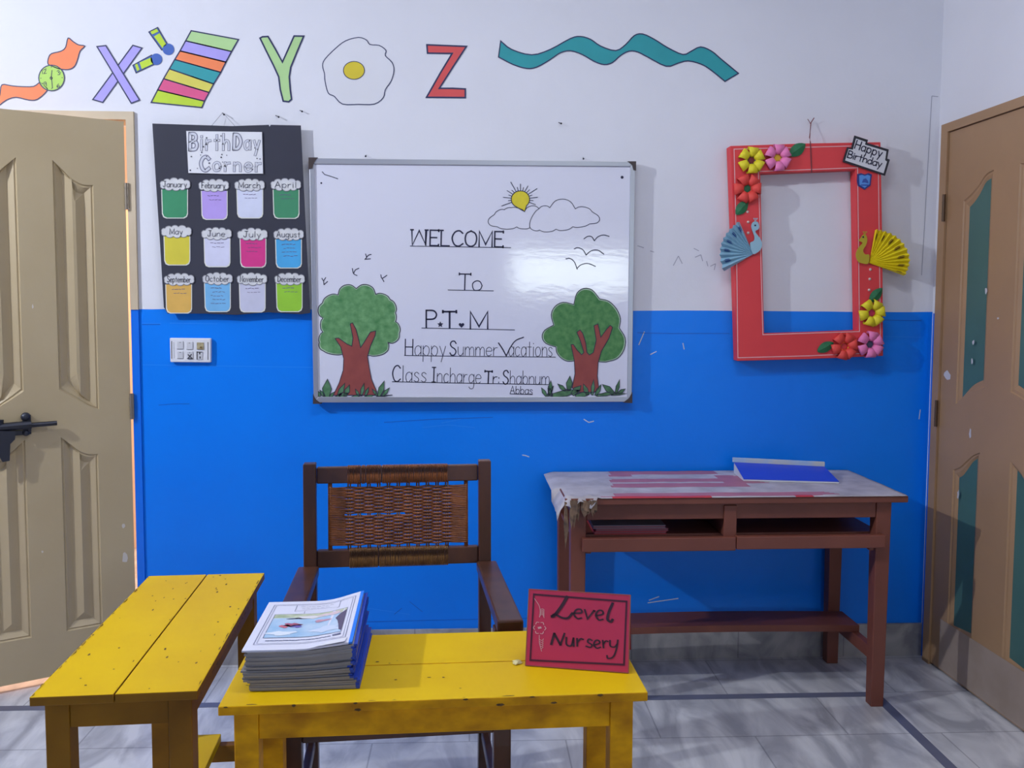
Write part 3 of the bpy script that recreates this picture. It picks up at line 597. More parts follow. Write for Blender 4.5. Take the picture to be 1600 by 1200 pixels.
st = [(688+(5 if k % 2 == 0 else 2.4)*cos(-pi/2+k*pi/5), 507+(5 if k % 2 == 0 else 2.4)*sin(-pi/2+k*pi/5)) for k in range(10)]
mb = MB(); mb.add([i1(*p) for p in st], [tuple(range(10))]); mb.build('star_dot', INK, board, loc)
ht = [(721+4.4*(sin(t)**3), 508-4.4*(13*cos(t)-5*cos(2*t)-2*cos(3*t)-cos(4*t))/16) for t in [k*2*pi/20 for k in range(20)]]
mb = MB(); mb.add([i1(*p) for p in ht], [tuple(range(20))]); mb.build('heart_dot', INK, board, loc)
word('Happy', 633, 555, 696, 556, 25, 0.9, 1.7); word('Summer', 703, 555, 777, 556, 22, 0.9, 2.0)
mb = MB(); ribbon(mb, smooth([(779, 536), (785, 545), (791, 556)]), 1.9, i1); ribbon(mb, smooth([(791, 556), (798, 542), (806, 532), (818, 527)]), 1.7, i1); lettering(mb, 'acations', 795, 556, 863, 557, 24, 0.9, i1, 1, 14); mb.build('lettering', INKTHIN, board, loc)
word('Class', 613, 596, 666, 597, 25, 1.0, 1.8); word('Incharge', 675, 597, 751, 599, 23, 0.9, 2.0); word('Tr:', 757, 599, 780, 600, 19, 1.3, 1.6, 10); word('Shabnum', 786, 600, 858, 601, 21, 0.9, 2.0); word('Abbas', 797, 615, 832, 616, 12, 0.9, 1.2)
line('underlines', [[(641, 384.5), (798, 387)], [(700, 453), (771, 454.5)], [(659, 512.5), (804, 515.5)], [(632, 555.5), (750, 557), (868, 558)], [(613, 596.5), (740, 599), (862, 601)], [(797, 615.5), (832, 616.5)]], 1.1, INK, board, loc, i1)
# sun, clouds, birds
t6 = T(740, 230, 5.715)
sun = empty('sun_drawing', (0, 0, 0)); sun.parent = board
disc = t6([(418+82*cos(a), 465+76*sin(a)) for a in [pi*0.72+k*(2*pi-pi*0.46)/20 for k in range(21)]]+[(455, 575)])
def face(name, pts, color, parent, mp): mb = MB(); mb.add([mp(*p) for p in pts], [tuple(range(len(pts)))]); return mb.build(name, color, parent, loc)
face('disc', disc, mat('yellow_crayon', (226, 208, 44), 0.6, c2=(208, 192, 50), scale=40), sun, i1); line('disc_outline', [disc], 1.2, INK, sun, loc, i2, True)
rays = []
for k, ln in zip(range(17), (95, 28, 70, 30, 60, 34, 100, 36, 60, 34, 58, 40, 95, 30, 70, 34, 60)):
    a = -pi*1.12+k*pi*1.24/16; r0 = 84; ln = ln if k % 2 == 0 else ln*0.9
    rays.append(t6([(418+r0*cos(a), 463+0.93*r0*sin(a)), (418+(r0+ln)*cos(a), 463+0.93*(r0+ln)*sin(a))]))
line('sun_rays', rays, 1.0, INK, sun, loc, i2)
cld = [t6(arcs([(500, 720), (385, 712), (210, 710), (185, 602), (275, 558), (335, 540), (455, 575), (585, 548)], (.12, .12, .62, .18, .12, .12, .28))),
       t6(arcs([(500, 710), (585, 548), (680, 540), (908, 550), (1060, 578), (1035, 685), (885, 710), (735, 732), (590, 740), (500, 710)], (.12, .22, .36, .2, .72, .10, .14, .14, .2)))]
line('cloud_drawing', [cld[0]], 1.0, INKTHIN, board, loc, i1); line('cloud_drawing', [cld[1]], 1.0, INKTHIN, board, loc, i1)
for bs in ([[(985, 818), (1020, 796), (1055, 800), (1078, 835)], [(1078, 835), (1110, 800), (1160, 784), (1210, 796)]], [[(898, 908), (930, 897), (975, 915), (1005, 962)], [(1005, 962), (1050, 925), (1110, 920), (1163, 955)]], [[(825, 997), (860, 993), (900, 1025), (925, 1090)], [(925, 1080), (960, 1050), (1020, 1038), (1088, 1064)]]):
    line('bird_drawing', [t6(smooth(s)) for s in bs], 1.3, INK, board, loc, i1)
t5 = T(470, 230, 5.517)
for bs in ([[(558, 920), (566, 950), (552, 966)], [(566, 950), (585, 930), (606, 924)], [(552, 966), (600, 962)]], [[(444, 1046), (455, 1090), (484, 1106)], [(455, 1090), (470, 1058), (500, 1044)]], [[(182, 1130), (196, 1150), (214, 1124)], [(196, 1150), (200, 1185)], [(200, 1185), (230, 1158)]], [[(690, 1100), (700, 1130), (742, 1104)], [(700, 1130), (716, 1158)]]):
    line('bird_drawing', [t5(smooth(s, False, 3)) for s in bs], 1.3, INK, board, loc, i1)
line('scribble', [t5([(185, 212), (205, 235)]), t5(smooth([(205, 235), (260, 252), (318, 272)]))], 1.2, INKTHIN, board, loc, i1)
face('ink_dot', circle(502, 286, 1.5, n=8), INK, board, i1); face('ink_dot', circle(972, 277, 2.4, n=8), INK, board, i1)
# trees
CROWN = mat('green_crayon_foliage', (66, 128, 72), 0.6, c2=(116, 166, 112), scale=38, detail=6); CROWN2 = mat('dark_green_crayon_foliage', (54, 116, 62), 0.6, c2=(94, 146, 86), scale=50, detail=6)
TRUNK = mat('red_brown_crayon', (152, 72, 66), 0.6, c2=(138, 62, 60), scale=20); GRASS = mat('grass_crayon', (92, 140, 100), 0.6, c2=(60, 108, 72), scale=50); GRASSD = mat('grass_dark_crayon', (50, 88, 60), 0.6, c2=(90, 136, 92), scale=40)
HALO = mat('pale_green_crayon', (170, 196, 170), 0.6)
t7 = T(470, 430, 5.517); t8 = T(740, 430, 5.715)
def tree(tt, crown, bulge, trunk, leaves, cm):
    tr = empty('tree_drawing', (0, 0, 0)); tr.parent = board
    cr = tt(arcs(crown+[crown[0]], bulge)); cx = sum(p[0] for p in cr)/len(cr); cy = sum(p[1] for p in cr)/len(cr)
    face('crown_edge', cr, HALO, tr, bl_(0.0005)); face('crown', [(cx+(x-cx)*.965, cy+(y-cy)*.965) for x, y in cr], cm, tr, i1); line('crown_outline', [cr], 1.2, INKTHIN, tr, loc, i2, True)
    tk = tt(trunk); face('trunk', tk, TRUNK, tr, bl_(0.0017)); line('trunk_outline', [tk], 1.1, INKTHIN, tr, loc, i3, True)
    mb = MB(); m2 = MB()
    for (x, y, dx, dy, wd, k) in leaves:
        d = Vector((dx, dy)); n = Vector((-dy, dx)).normalized()*wd
        q = tt([(x-n.x*.5, y-n.y*.5), (x+dx*.5-n.x, y+dy*.5-n.y), (x+dx, y+dy), (x+dx*.5+n.x, y+dy*.5+n.y), (x+n.x*.5, y+n.y*.5)])
        mb.add([i3(*p) for p in q], [(0, 1, 2, 3, 4)], k); ribbon(m2, q, 0.9, i4, True)
    mb.build('grass', [GRASS, GRASSD], tr, loc); m2.build('grass_outline', INKTHIN, tr, loc)
tree(t7, [(185, 240), (320, 170), (478, 115), (645, 165), (770, 210), (815, 325), (815, 400), (850, 500), (750, 580), (740, 660), (590, 690), (360, 680), (190, 650), (160, 580), (190, 490), (190, 370)],
     (.22, .36, .34, .2, .22, .12, .2, .3, .16, .12, .12, .1, .22, .18, .18, .3),
     [(295, 545), (325, 542), (400, 595), (440, 612), (450, 540), (425, 420), (445, 410), (475, 465), (500, 560), (515, 625), (545, 580), (600, 490), (645, 480), (640, 520), (600, 610), (575, 700), (590, 800), (610, 900), (655, 1005), (640, 1035), (280, 1035), (330, 930), (365, 820), (370, 720), (345, 620)],
     [(220, 1060, 10, -165, 40, 0), (165, 1045, -25, -50, 16, 0), (205, 1050, -40, -60, 14, 0), (250, 1055, 40, -50, 14, 0), (320, 1050, 60, -120, 22, 0), (380, 1045, 40, -100, 22, 0), (300, 1055, 110, -40, 22, 0), (520, 1040, 25, -110, 16, 0), (500, 1040, -30, -60, 12, 0), (555, 1040, 30, -75, 14, 0), (430, 1058, 100, -28, 14, 0), (540, 1058, 95, -25, 14, 0), (670, 1045, 50, -135, 24, 0), (700, 1045, 65, -75, 16, 0), (660, 1040, -45, -60, 12, 0), (640, 1052, 150, -20, 5, 0)], CROWN)
tree(t8, [(715, 445), (895, 262), (1125, 212), (1300, 470), (1180, 775), (1110, 770), (890, 765), (735, 640)],
     (.42, .52, .24, .34, .02, .02, .24, .58),
     [(870, 620), (890, 618), (925, 670), (965, 710), (985, 690), (955, 590), (922, 510), (950, 488), (975, 520), (1000, 600), (1012, 690), (1035, 712), (1070, 690), (1095, 580), (1075, 450), (1110, 435), (1125, 500), (1135, 555), (1190, 480), (1220, 448), (1240, 465), (1210, 560), (1140, 680), (1112, 780), (1105, 900), (1118, 1010), (1080, 1045), (930, 1045), (880, 1005), (905, 880), (900, 770), (885, 690)],
     [(680, 1080, 10, -140, 22, 0), (650, 1080, -45, -75, 16, 0), (700, 1080, -35, -90, 14, 0), (660, 1082, 55, -95, 14, 0), (850, 1030, 10, -130, 28, 1), (820, 1030, -70, -60, 18, 1), (700, 1075, 260, -50, 30, 1), (880, 1065, 80, -80, 30, 1), (1060, 1070, 12, -140, 16, 0), (1020, 1070, -40, -100, 20, 0), (1090, 1075, 50, -100, 18, 0), (910, 1078, 150, -30, 22, 0), (1270, 1060, 35, -130, 16, 1), (1250, 1055, -100, -80, 26, 1), (1290, 1055, 65, -40, 16, 1), (1100, 1075, 180, -28, 16, 1), (1230, 1070, 140, -15, 8, 1)], CROWN2)
# ------------------------------------------------------------------ switch plate
loc = onY(297, 548, D); sy = D-0.018
def sx(px, py, o=0): return onY(240+px/13.33, 510+py/13.33, sy-o)
mb = MB(); mb.prism([onY(240+a/13.33, 510+b/13.33, sy) for a, b in ((332, 240), (1188, 248), (1186, 752), (345, 745))], (0, 0.0175, 0)); sw = mb.build('switch_plate', mat('white_switch_plastic', (228, 228, 234), 0.35), None, loc, bevel=0.003)
tag(sw, 'white six-gang switch plate on the blue wall under the black chart', 'switch')
SW1 = mat('switch_rocker_plastic', (206, 206, 212), 0.4); SWD = mat('switch_gap', (70, 70, 78), 0.6)
for (a, b, c, e) in ((495, 318, 615, 470), (690, 330, 815, 478), (497, 525, 612, 668), (695, 530, 818, 672)):
    mb = MB(); q = [(a, b), (c, b), (c, e), (a, e)]; mb.prism([sx(*p, 0.003) for p in q], (0, 0.0028, 0)); ro = mb.build('rocker', SW1, sw, loc, bevel=0.0006)
    mb = MB(); mb.add([sx(*p, 0.0033) for p in ((a+38, b+12), (a+75, b+12), (a+56, b+28))], [(0, 1, 2)]); mb.build('mark', SWD, ro, loc)
    mb = MB(); ribbon(mb, [(a, e), (c, e), (c, b)], 12, lambda x, y: sx(x, y, 0.0006)); mb.build('gap', SWD, ro, loc)
line('pen_cross', [[(720, 590), (800, 665)], [(785, 585), (715, 670)], [(715, 670), (805, 672)]], 22, SWD, sw, loc, lambda x, y: sx(x, y, 0.0036))
mb = MB(); mb.prism([sx(*p, 0.003) for p in ((900, 335), (1040, 340), (1040, 485), (900, 480))], (0, 0.0028, 0)); k = mb.build('dimmer', mat('aged_cream_plastic', (196, 186, 148), 0.5, c2=(120, 100, 66), scale=60), sw, loc); mb = MB(); mb.dome(sx(980, 430, 0.003), (0, -1, 0), 0.003, 0.003); mb.build('knob', mat('brass_knob', (150, 118, 60), 0.4), k, loc)
mb = MB(); mb.prism([sx(*p, 0.003) for p in ((900, 525), (1020, 525), (1010, 690), (900, 690))], (0, 0.0028, 0)); k = mb.build('socket', SW1, sw, loc)
mb = MB(); ribbon(mb, [(905, 530), (905, 685)], 22, lambda x, y: sx(x, y, .0036)); ribbon(mb, [(905, 535), (1005, 535)], 20, lambda x, y: sx(x, y, .0036)); ribbon(mb, [(960, 545), (960, 570)], 30, lambda x, y: sx(x, y, .0036)); ribbon(mb, [(967, 635), (967, 660)], 26, lambda x, y: sx(x, y, .0036)); mb.build('holes', SWD, k, loc)
mb = MB(); ribbon(mb, [(374, 315), (376, 665)], 20, lambda x, y: sx(x, y, .0006)); ribbon(mb, [(1132, 335), (1132, 690)], 20, lambda x, y: sx(x, y, .0006)); ribbon(mb, [(420, 330), (428, 660)], 6, lambda x, y: sx(x, y, .0006)); mb.build('slot', mat('switch_slot', (120, 120, 126), 0.6), sw, loc)

# ================================================================== RED PHOTO FRAME
FY = D-0.056; loc = onY(1266, 393, FY)
def fr(o): return lambda x, y: onY(x, y, FY-o)
f0 = fr(0); f1 = fr(0.0007)
RED = mat('red_foam_sheet', (228, 66, 70), 0.55, c2=(218, 60, 66), scale=5)
O_ = [(1141, 228), (1260, 224), (1376, 222), (1379, 390), (1380, 556), (1265, 561), (1152, 564), (1147, 396)]; I_ = [(1188, 271), (1262, 268), (1337, 265), (1339, 390), (1341, 516), (1268, 519), (1194, 521), (1191, 396)]
frame = empty('photo_frame', loc); tag(frame, 'big red handmade photo frame with paper flowers and peacocks on the wall', 'photo frame')
mb = MB(); mb.ring([f0(*p) for p in O_], [f0(*p) for p in I_], (0, 0.050, 0)); mb.build('frame_body', RED, frame, loc, bevel=0.002)
cx, cy = 1264, 392
line('trim_line', [[(1147, 233), (1262, 230), (1372, 227), (1374, 392), (1376, 551), (1262, 556), (1153, 559), (1151, 398)], [(1185, 268), (1262, 265), (1340, 262), (1343, 518), (1192, 523)]], 1.2, mat('pale_pink_line', (236, 186, 190), 0.5), frame, loc, f1, True)
mb = MB(); mb.tube([f0(1268, 270)-Vector((0, .001, 0)), f0(1266, 222)-Vector((0, .001, 0)), onY(1265, 215, D-0.03), onY(1267, 192, D-0.012)], 0.0022, 6); mb.tube([onY(1267, 192, D-0.012), onY(1272, 184, D-0.02)], 0.0018, 6); mb.tube([onY(1267, 194, D-0.012), onY(1262, 186, D-0.016)], 0.0014, 6)
mb.build('hanging_string', mat('dark_red_string', (118, 58, 64), 0.8), frame, loc)
PAPC = {'yellow': mat('yellow_craft_paper', (232, 216, 40), 0.6), 'pink': mat('pink_craft_paper', (240, 130, 186), 0.6), 'red': mat('coral_red_craft_paper', (232, 74, 66), 0.6)}
def flower(cx, cy, colr, cen, lab, R=20, rot=0.0, ringc=None):
    C_ = fr(0.001)(cx, cy); S = (fr(0.001)(cx+R, cy)-C_).length
    fl = empty('flower', (0, 0, 0)); fl.parent = frame; fl['label'] = lab
    for k in range(6):
        a = rot+k*pi/3+0.1*sin(k*5.0); e = Vector((cos(a), 0, sin(a))); n = Vector((-sin(a), 0, cos(a))); V = []; NN = 12
        path = [(0.22*S, 0.002)]+[((0.64+0.36*cos(t))*S, 0.010+0.013*sin(t)) for t in [pi*0.86-k2*pi*1.25/10 for k2 in range(11)]]
        for i, (r, h) in enumerate(path):
            wd = S*(0.16+0.24*min(1, r/S*1.1)); V += [C_+e*r-n*wd+Vector((0, -h, 0)), C_+e*r+n*wd+Vector((0, -h, 0))]
        mb = MB(); mb.add(V, [(2*i, 2*i+2, 2*i+3, 2*i+1) for i in range(len(path)-1)])
        o = mb.build('petal', PAPC[colr], fl, loc, smooth=True); sd = o.modifiers.new('thick', 'SOLIDIFY'); sd.thickness = 0.0006
    mb = MB(); mb.dome(C_+Vector((0, -0.003, 0)), (0, -1, 0), S*0.30, 0.004, 12); mb.build('centre', cen, fl, loc)
    if ringc:
        mb = MB(); q = [C_+Vector((cos(t)*S*.33, -0.008, sin(t)*S*.33)) for t in [k*2*pi/16 for k in range(17)]]; mb.tube(q, 0.0028, 6); mb.build('centre_ring', ringc, fl, loc, smooth=True)
CG, CP, CGR, CYL, CDB = mat('slate_grey_craft', (84, 92, 110), .6), mat('crimson_craft', (200, 44, 92), .6), mat('leaf_green_craft', (40, 118, 74), .6, c2=(30, 100, 64), scale=60), mat('gold_craft', (226, 186, 48), .6), mat('dark_blue_craft', (66, 76, 104), .6)
flower(1173, 251, 'yellow', mat('maroon_craft', (128, 40, 50), .6), 'yellow paper flower with grey ring, top left corner', 20, 0.5, CG); flower(1214, 247, 'pink', CYL, 'pink paper flower with golden centre, top left corner', 20, 0.55, mat('olive_craft', (150, 150, 40), .6))
flower(1167, 295, 'red', CGR, 'coral paper flower with green centre, left rail', 21, 0.0, mat('coral_ring_craft', (220, 96, 84), .6))
flower(1361, 489, 'yellow', CP, 'yellow paper flower with crimson centre, right rail', 20, 0.15); flower(1318, 541, 'red', RED, 'coral paper flower with yellow ring, bottom right', 20, 0.2, CYL); flower(1358, 538, 'pink', CDB, 'pink paper flower with dark blue centre, bottom right corner', 20, 0.45)
def leaf(a, b, wd, lift=0.006):
    A, B = f1(*a)+Vector((0, -.002, 0)), f1(*b)+Vector((0, -.002, 0)); e = B-A; n = Vector((-e.z, 0, e.x)).normalized(); V = []; N_ = 8
    for i in range(N_+1):
        t = i/N_; wv = wd*sin(pi*min(1, t*0.96+0.04))**0.8
        V += [A+e*t-n*wv+Vector((0, -.001, 0)), A+e*t+Vector((0, -lift*sin(pi*t)-.001, 0)), A+e*t+n*wv+Vector((0, -.001, 0))]
    mb = MB(); mb.add(V, [f for i in range(N_) for f in ((3*i, 3*i+1, 3*i+4, 3*i+3), (3*i+1, 3*i+2, 3*i+5, 3*i+4))]); o = mb.build('leaf', CGR, frame, loc); sd = o.modifiers.new('thick', 'SOLIDIFY'); sd.thickness = 0.0008
leaf((1233, 243), (1258, 225), 0.022); leaf((1150, 335), (1168, 314), 0.020); leaf((1358, 472), (1378, 450), 0.019); leaf((1277, 549), (1302, 535), 0.019)
PEARL = mat('pearl_bead', (214, 188, 180), 0.25)
for q in ((1168, 331), (1169, 347), (1169, 364), (1360, 421), (1359, 436), (1358, 453)):
    mb = MB(); mb.dome(f0(*q), (0, -1, 0), 0.0055, 0.005, 10); mb.build('pearl', PEARL, frame, loc, smooth=True)
def peacock(pivot, tips, n, body, eye, c, cb, cs, lab, beak):
    pk = empty('peacock', (0, 0, 0)); pk.parent = frame; pk['label'] = lab
    Pv = fr(0.006)(*pivot); q = smooth(tips, False, 20); V = [Pv]; H = []
    for i in range(2*n+1):
        t = i/(2*n)*(len(q)-1); k = min(int(t), len(q)-2); f = t-k
        x, y = q[k][0]+(q[k+1][0]-q[k][0])*f, q[k][1]+(q[k+1][1]-q[k][1])*f
        s = 1.0 if i % 2 else 0.955
        V.append(fr(0.020 if i % 2 else 0.004)(pivot[0]+(x-pivot[0])*s, pivot[1]+(y-pivot[1])*s)); H.append((x, y))
    mb = MB(); mb.add(V, [(0, i, i+1) for i in range(1, 2*n+1)]); o = mb.build('tail_fan', c, pk, loc); sd = o.modifiers.new('thick', 'SOLIDIFY'); sd.thickness = 0.0008
    mb = MB()
    for i in range(1, 2*n, 4 if n > 11 else 4):
        A = V[i+1]; e = (A-Pv); u = e.normalized()
        for sgn in (1,):
            B = V[i+1+sgn] if i+1+sgn < len(V) else V[i]; e2 = B-Pv
            def pt(r, m): return Pv+(e*(1-m)+e2*m)*r+Vector((0, -0.0012, 0))
            mb.add([pt(.68, .5), pt(.76, .2), pt(.86, .2), pt(.90, .5), pt(.86, .8), pt(.76, .8)], [(0, 1, 2, 3, 4, 5)])
            B2 = V[i+1-sgn]; e3 = B2-Pv
            def pt2(r, m): return Pv+(e*(1-m)+e3*m)*r+Vector((0, -0.0012, 0))
            mb.add([pt2(.70, .0), pt2(.76, .35), pt2(.86, .35), pt2(.90, .0)], [(0, 1, 2, 3)])
    mb.build('eyespots', cs, pk, loc)
    mb = MB(); mb.prism([fr(0.012)(*p) for p in smooth(body, True, 3)], (0, 0.003, 0)); mb.build('body', cb, pk, loc)
    mb = MB(); mb.add([fr(0.0126)(*p) for p in circle(eye[0], eye[1], 1.5, n=8)], [tuple(range(8))]); mb.build('eye', INK, pk, loc)
    mb = MB()
    for dx in (-2, 0.5, 3): ribbon(mb, [(beak[0], beak[1]), (beak[0]+dx, beak[1]-4)], 0.8, fr(0.0126)); mb.add([fr(0.0126)(*p) for p in circle(beak[0]+dx, beak[1]-4.5, 1.1, n=6)], [tuple(range(6))])
    mb.build('crest', cb, pk, loc)
q6 = T(1120, 320, 10); q7 = T(1310, 330, 6.315)
peacock((1177, 397), q6([(345, 245), (230, 345), (120, 480), (55, 640), (45, 830), (95, 1050)]), 10, q6([(540, 340), (558, 280), (600, 258), (645, 275), (662, 340), (648, 385), (612, 402), (606, 430), (650, 490), (690, 545), (706, 620), (690, 690), (640, 742), (570, 770), (535, 690), (522, 600), (548, 578), (580, 560), (590, 500), (562, 420)]), q6([(600, 322)])[0], mat('dusty_blue_paper', (142, 184, 206), .6), mat('pale_blue_card', (150, 188, 206), .6), mat('deep_blue_spot', (40, 74, 140), .6), 'blue paper peacock with fanned tail, left rail', (1180, 346))
peacock((1358, 411), q7([(365, 172), (450, 190), (560, 235), (650, 320), (705, 440), (700, 550), (660, 640)]), 13, q7([(200, 290), (222, 265), (238, 238), (260, 228), (278, 245), (285, 290), (270, 340), (250, 370), (246, 400), (268, 428), (305, 430), (296, 515), (240, 515), (200, 500), (176, 455), (176, 410), (200, 360), (238, 318), (226, 302)]), q7([(245, 255)])[0], mat('bright_yellow_paper', (240, 220, 30), .6), mat('olive_yellow_card', (186, 166, 44), .6), mat('brown_spot', (98, 66, 40), .6), 'yellow paper peacock with fanned tail, right rail', (1351, 367))
# Happy Birthday card and crest
q1 = T(1100, 170, 2.926)
hb = q1([(688, 122), (750, 142), (746, 156), (845, 186), (838, 228), (850, 232), (828, 306), (634, 242), (655, 175), (674, 179)])
mb = MB(); mb.prism([fr(0.008)(*p) for p in hb], (0, 0.0035, 0)); h = mb.build('greeting_card', mat('black_card_edge', (40, 40, 50), .6), frame, loc); h['label'] = 'white lettered card with black edge'
hi = q1([(695, 136), (739, 151), (736, 164), (834, 194), (828, 235), (837, 241), (821, 295), (645, 236), (661, 184), (681, 187)])
mb = MB(); mb.add([fr(0.0086)(*p) for p in hi], [tuple(range(10))]); mb.build('card_face', mat('silver_white_paper', (216, 216, 222), .6), h, loc)
mb = MB(); fm = fr(0.0092); a = q1([(688, 180), (808, 222), (655, 222), (808, 268)]); lettering(mb, 'Happy', *a[0], *a[1], 13, 1.7, fm, 1.1, 20); mb.build('lettering', INK, h, loc); mb = MB(); lettering(mb, 'Birthday', *a[2], *a[3], 11, 1.6, fm, 1.1, 14); mb.build('lettering', INK, h, loc)
sh = q1([(702, 298), (718, 294), (735, 300), (752, 294), (768, 300), (764, 325), (762, 350), (735, 370), (704, 352), (700, 330)])
mb = MB(); mb.prism([fr(0.003)(*p) for p in sh], (0, 0.0025, 0)); cr = mb.build('crest_badge', mat('navy_badge', (34, 56, 130), .5), frame, loc)
mb = MB(); q = [(735+(x-735)*.78, 330+(y-330)*.78) for x, y in [(702, 298), (718, 294), (735, 300), (752, 294), (768, 300), (762, 350), (735, 370), (704, 352)]]; mb.add([fr(0.0036)(*p) for p in q1(q)], [tuple(range(8))]); mb.build('badge_face', mat('sky_blue_badge', (90, 150, 224), .5), cr, loc)
mb = MB(); mb.add([fr(0.0042)(*p) for p in q1([(722, 338), (728, 322), (740, 318), (750, 330), (752, 342), (736, 336)])], [tuple(range(6))]); mb.add([fr(0.0042)(*p) for p in q1([(716, 346), (756, 346), (752, 352), (720, 352)])], [(0, 1, 2, 3)]); mb.build('badge_mark', mat('badge_blue_mark', (54, 84, 170), .5), cr, loc)

# ================================================================== YELLOW TABLES
def yellow_table(cx, cy, rz, L, Wd, Hh, lab, side, wear, railh=0.2, ap=0.055, over=0.024):
    t = empty('yellow_table', (cx, cy, 0), rz); tag(t, lab, 'table', 'yellow school tables')
    l2, w2_ = L/2, Wd/2
    for k, (a, b) in enumerate(((-w2_, -0.0012), (0.0012, w2_))):
        mb = MB(); mb.box(-l2, l2, a, b, Hh-0.018, Hh); mb.m = [2, 0, 2, 2, 2, 2]; e = 0.0005  # plank sides use the side paint, its darker tone standing in for shade
        for q in range(wear):            # chipped paint: along the edges, and a few scratches inside
            ed = random.random()
            if ed < 0.40: x, y = random.uniform(-l2, l2), (a if k == 0 else b)+random.uniform(-.004, .004)*(1 if k else 1)
            elif ed < 0.74: x, y = random.uniform(-l2, l2)*1.0, (b if k == 0 else a)
            elif ed < 0.87: x, y = random.choice((-l2, l2)), random.uniform(a, b)
            else: x, y = random.uniform(-l2, l2), random.uniform(a, b)
            la_, lb_ = (random.uniform(.003, .016), random.uniform(.001, .0028)) if ed < .74 else ((random.uniform(.001, .003), random.uniform(.003, .012)) if ed < .87 else (random.uniform(.002, .007), random.uniform(.001, .003)))
            P = [(x+la_*cos(u)*random.uniform(.6, 1.2), y+lb_*sin(u)*random.uniform(.6, 1.2)) for u in [i*pi/4 for i in range(8)]]
            P = [(min(max(px_, -l2+.003), l2-.003), min(max(py_, a+.003 if a < -.01 else a+.0022), b-.003 if b > .01 else b-.0022)) for px_, py_ in P]
            mb.add([(px_, py_, Hh+e) for px_, py_ in P], [tuple(range(8))], 1)
        for q in range(wear//3):         # nicks on the end and side faces
            x = random.uniform(-l2+.005, l2-.005); h_ = random.uniform(.001, .004); z = Hh-random.choice((.002, .014)); w_ = random.uniform(.002, .008); y = (a if k == 0 else b)+(-e if k == 0 else e)
            mb.add([(x-w_, y, z-h_*.3), (x, y, z-h_), (x+w_, y, z-h_*.2), (x+w_*.4, y, z+.002), (x-w_*.6, y, z+.0015)], [(0, 1, 2, 3, 4)], 1)
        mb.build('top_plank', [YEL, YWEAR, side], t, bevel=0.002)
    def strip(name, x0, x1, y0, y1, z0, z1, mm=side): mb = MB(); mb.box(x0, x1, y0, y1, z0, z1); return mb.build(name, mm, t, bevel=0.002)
    lx, ly, lg = l2-over, w2_-over*0.7, 0.044
    for sx_ in (-1, 1):
        for sy_ in (-1, 1): strip('leg', min(sx_*lx, sx_*(lx-lg)), max(sx_*lx, sx_*(lx-lg)), min(sy_*ly, sy_*(ly-lg)), max(sy_*ly, sy_*(ly-lg)), 0, Hh-0.0185)
    for sy_ in (-1, 1): a, b = sy_*(ly-0.003), sy_*(ly-0.025); strip('apron', -lx+lg, lx-lg, min(a, b), max(a, b), Hh-0.0185-ap, Hh-0.0185)
    for sx_ in (-1, 1):
        a, b = sx_*(lx-0.003), sx_*(lx-0.025); strip('apron', min(a, b), max(a, b), -ly+lg, ly-lg, Hh-0.0185-ap, Hh-0.0185)
        a, b = sx_*(lx-0.008), sx_*(lx-0.034); strip('stretcher', min(a, b), max(a, b), -ly+lg, ly-lg, railh-0.045, railh)
    strip('foot_rail', -lx+0.008, lx-0.008, -0.036, 0.036, railh, railh+0.022, YEL)
    return t
TBH = 0.65
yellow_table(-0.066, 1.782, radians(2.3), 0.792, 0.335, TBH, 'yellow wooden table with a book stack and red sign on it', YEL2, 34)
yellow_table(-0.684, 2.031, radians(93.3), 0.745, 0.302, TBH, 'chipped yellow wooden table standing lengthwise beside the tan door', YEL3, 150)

# ================================================================== ARMCHAIR WITH CANE BACK
ch = empty('cane_armchair', (-0.178, 2.215, 0), radians(4.5)); tag(ch, 'dark wooden armchair with woven cane back behind the yellow table', 'chair')
def part(name, mm, parent, *boxes, bevel=0.003):
    mb = MB()
    for b in boxes: mb.box(*b)
    return mb.build(name, mm, parent, bevel=bevel)
PX, PYR, PW = 0.2385, 0.225, 0.017
for s in (-1, 1):
    mb = MB()
    q = lambda y0, y1, z, xx=PX: [(s*xx-PW, y0, z), (s*xx+PW, y0, z), (s*xx+PW, y1, z), (s*xx-PW, y1, z)]
    mb.hexa(q(PYR-0.02, PYR+0.02, 0.43), q(PYR, PYR+0.034, 0.945)); mb.hexa(q(PYR-0.01, PYR+0.03, 0), q(PYR-0.02, PYR+0.02, 0.43)); mb.build('rear_post', BROWNWOOD, ch, bevel=0.003)
    part('front_leg', BROWNWOOD, ch, (s*0.238-0.02, s*0.238+0.02, -0.222, -0.182, 0, 0.632))
    mb = MB(); zr, zf = 0.668, 0.664; xa, xb = (s*0.242-0.028, s*0.242+0.028); xs = (s*0.252-0.030, s*0.252+0.030)
    yr_ = PYR-0.012
    mb.hexa([(xs[0], -0.252, zf-0.03), (xs[1], -0.252, zf-0.03), (xb, yr_, zr-0.028), (xa, yr_, zr-0.028)], [(xs[0], -0.252, zf), (xs[1], -0.252, zf), (xb, yr_, zr), (xa, yr_, zr)]); mb.build('armrest', BROWNWOOD, ch, bevel=0.005)
    part('side_rail', BROWNWOOD, ch, (s*0.238-0.013, s*0.238+0.013, -0.182, PYR-0.02, 0.385, 0.44)); part('side_stretcher', BROWNWOOD, ch, (s*0.238-0.01, s*0.238+0.01, -0.182, PYR-0.012, 0.16, 0.19))
part('front_rail', BROWNWOOD, ch, (-0.218, 0.218, -0.216, -0.19, 0.385, 0.44)); part('rear_rail', BROWNWOOD, ch, (-0.2215, 0.2215, PYR-0.013, PYR+0.012, 0.385, 0.44))
mb = MB()
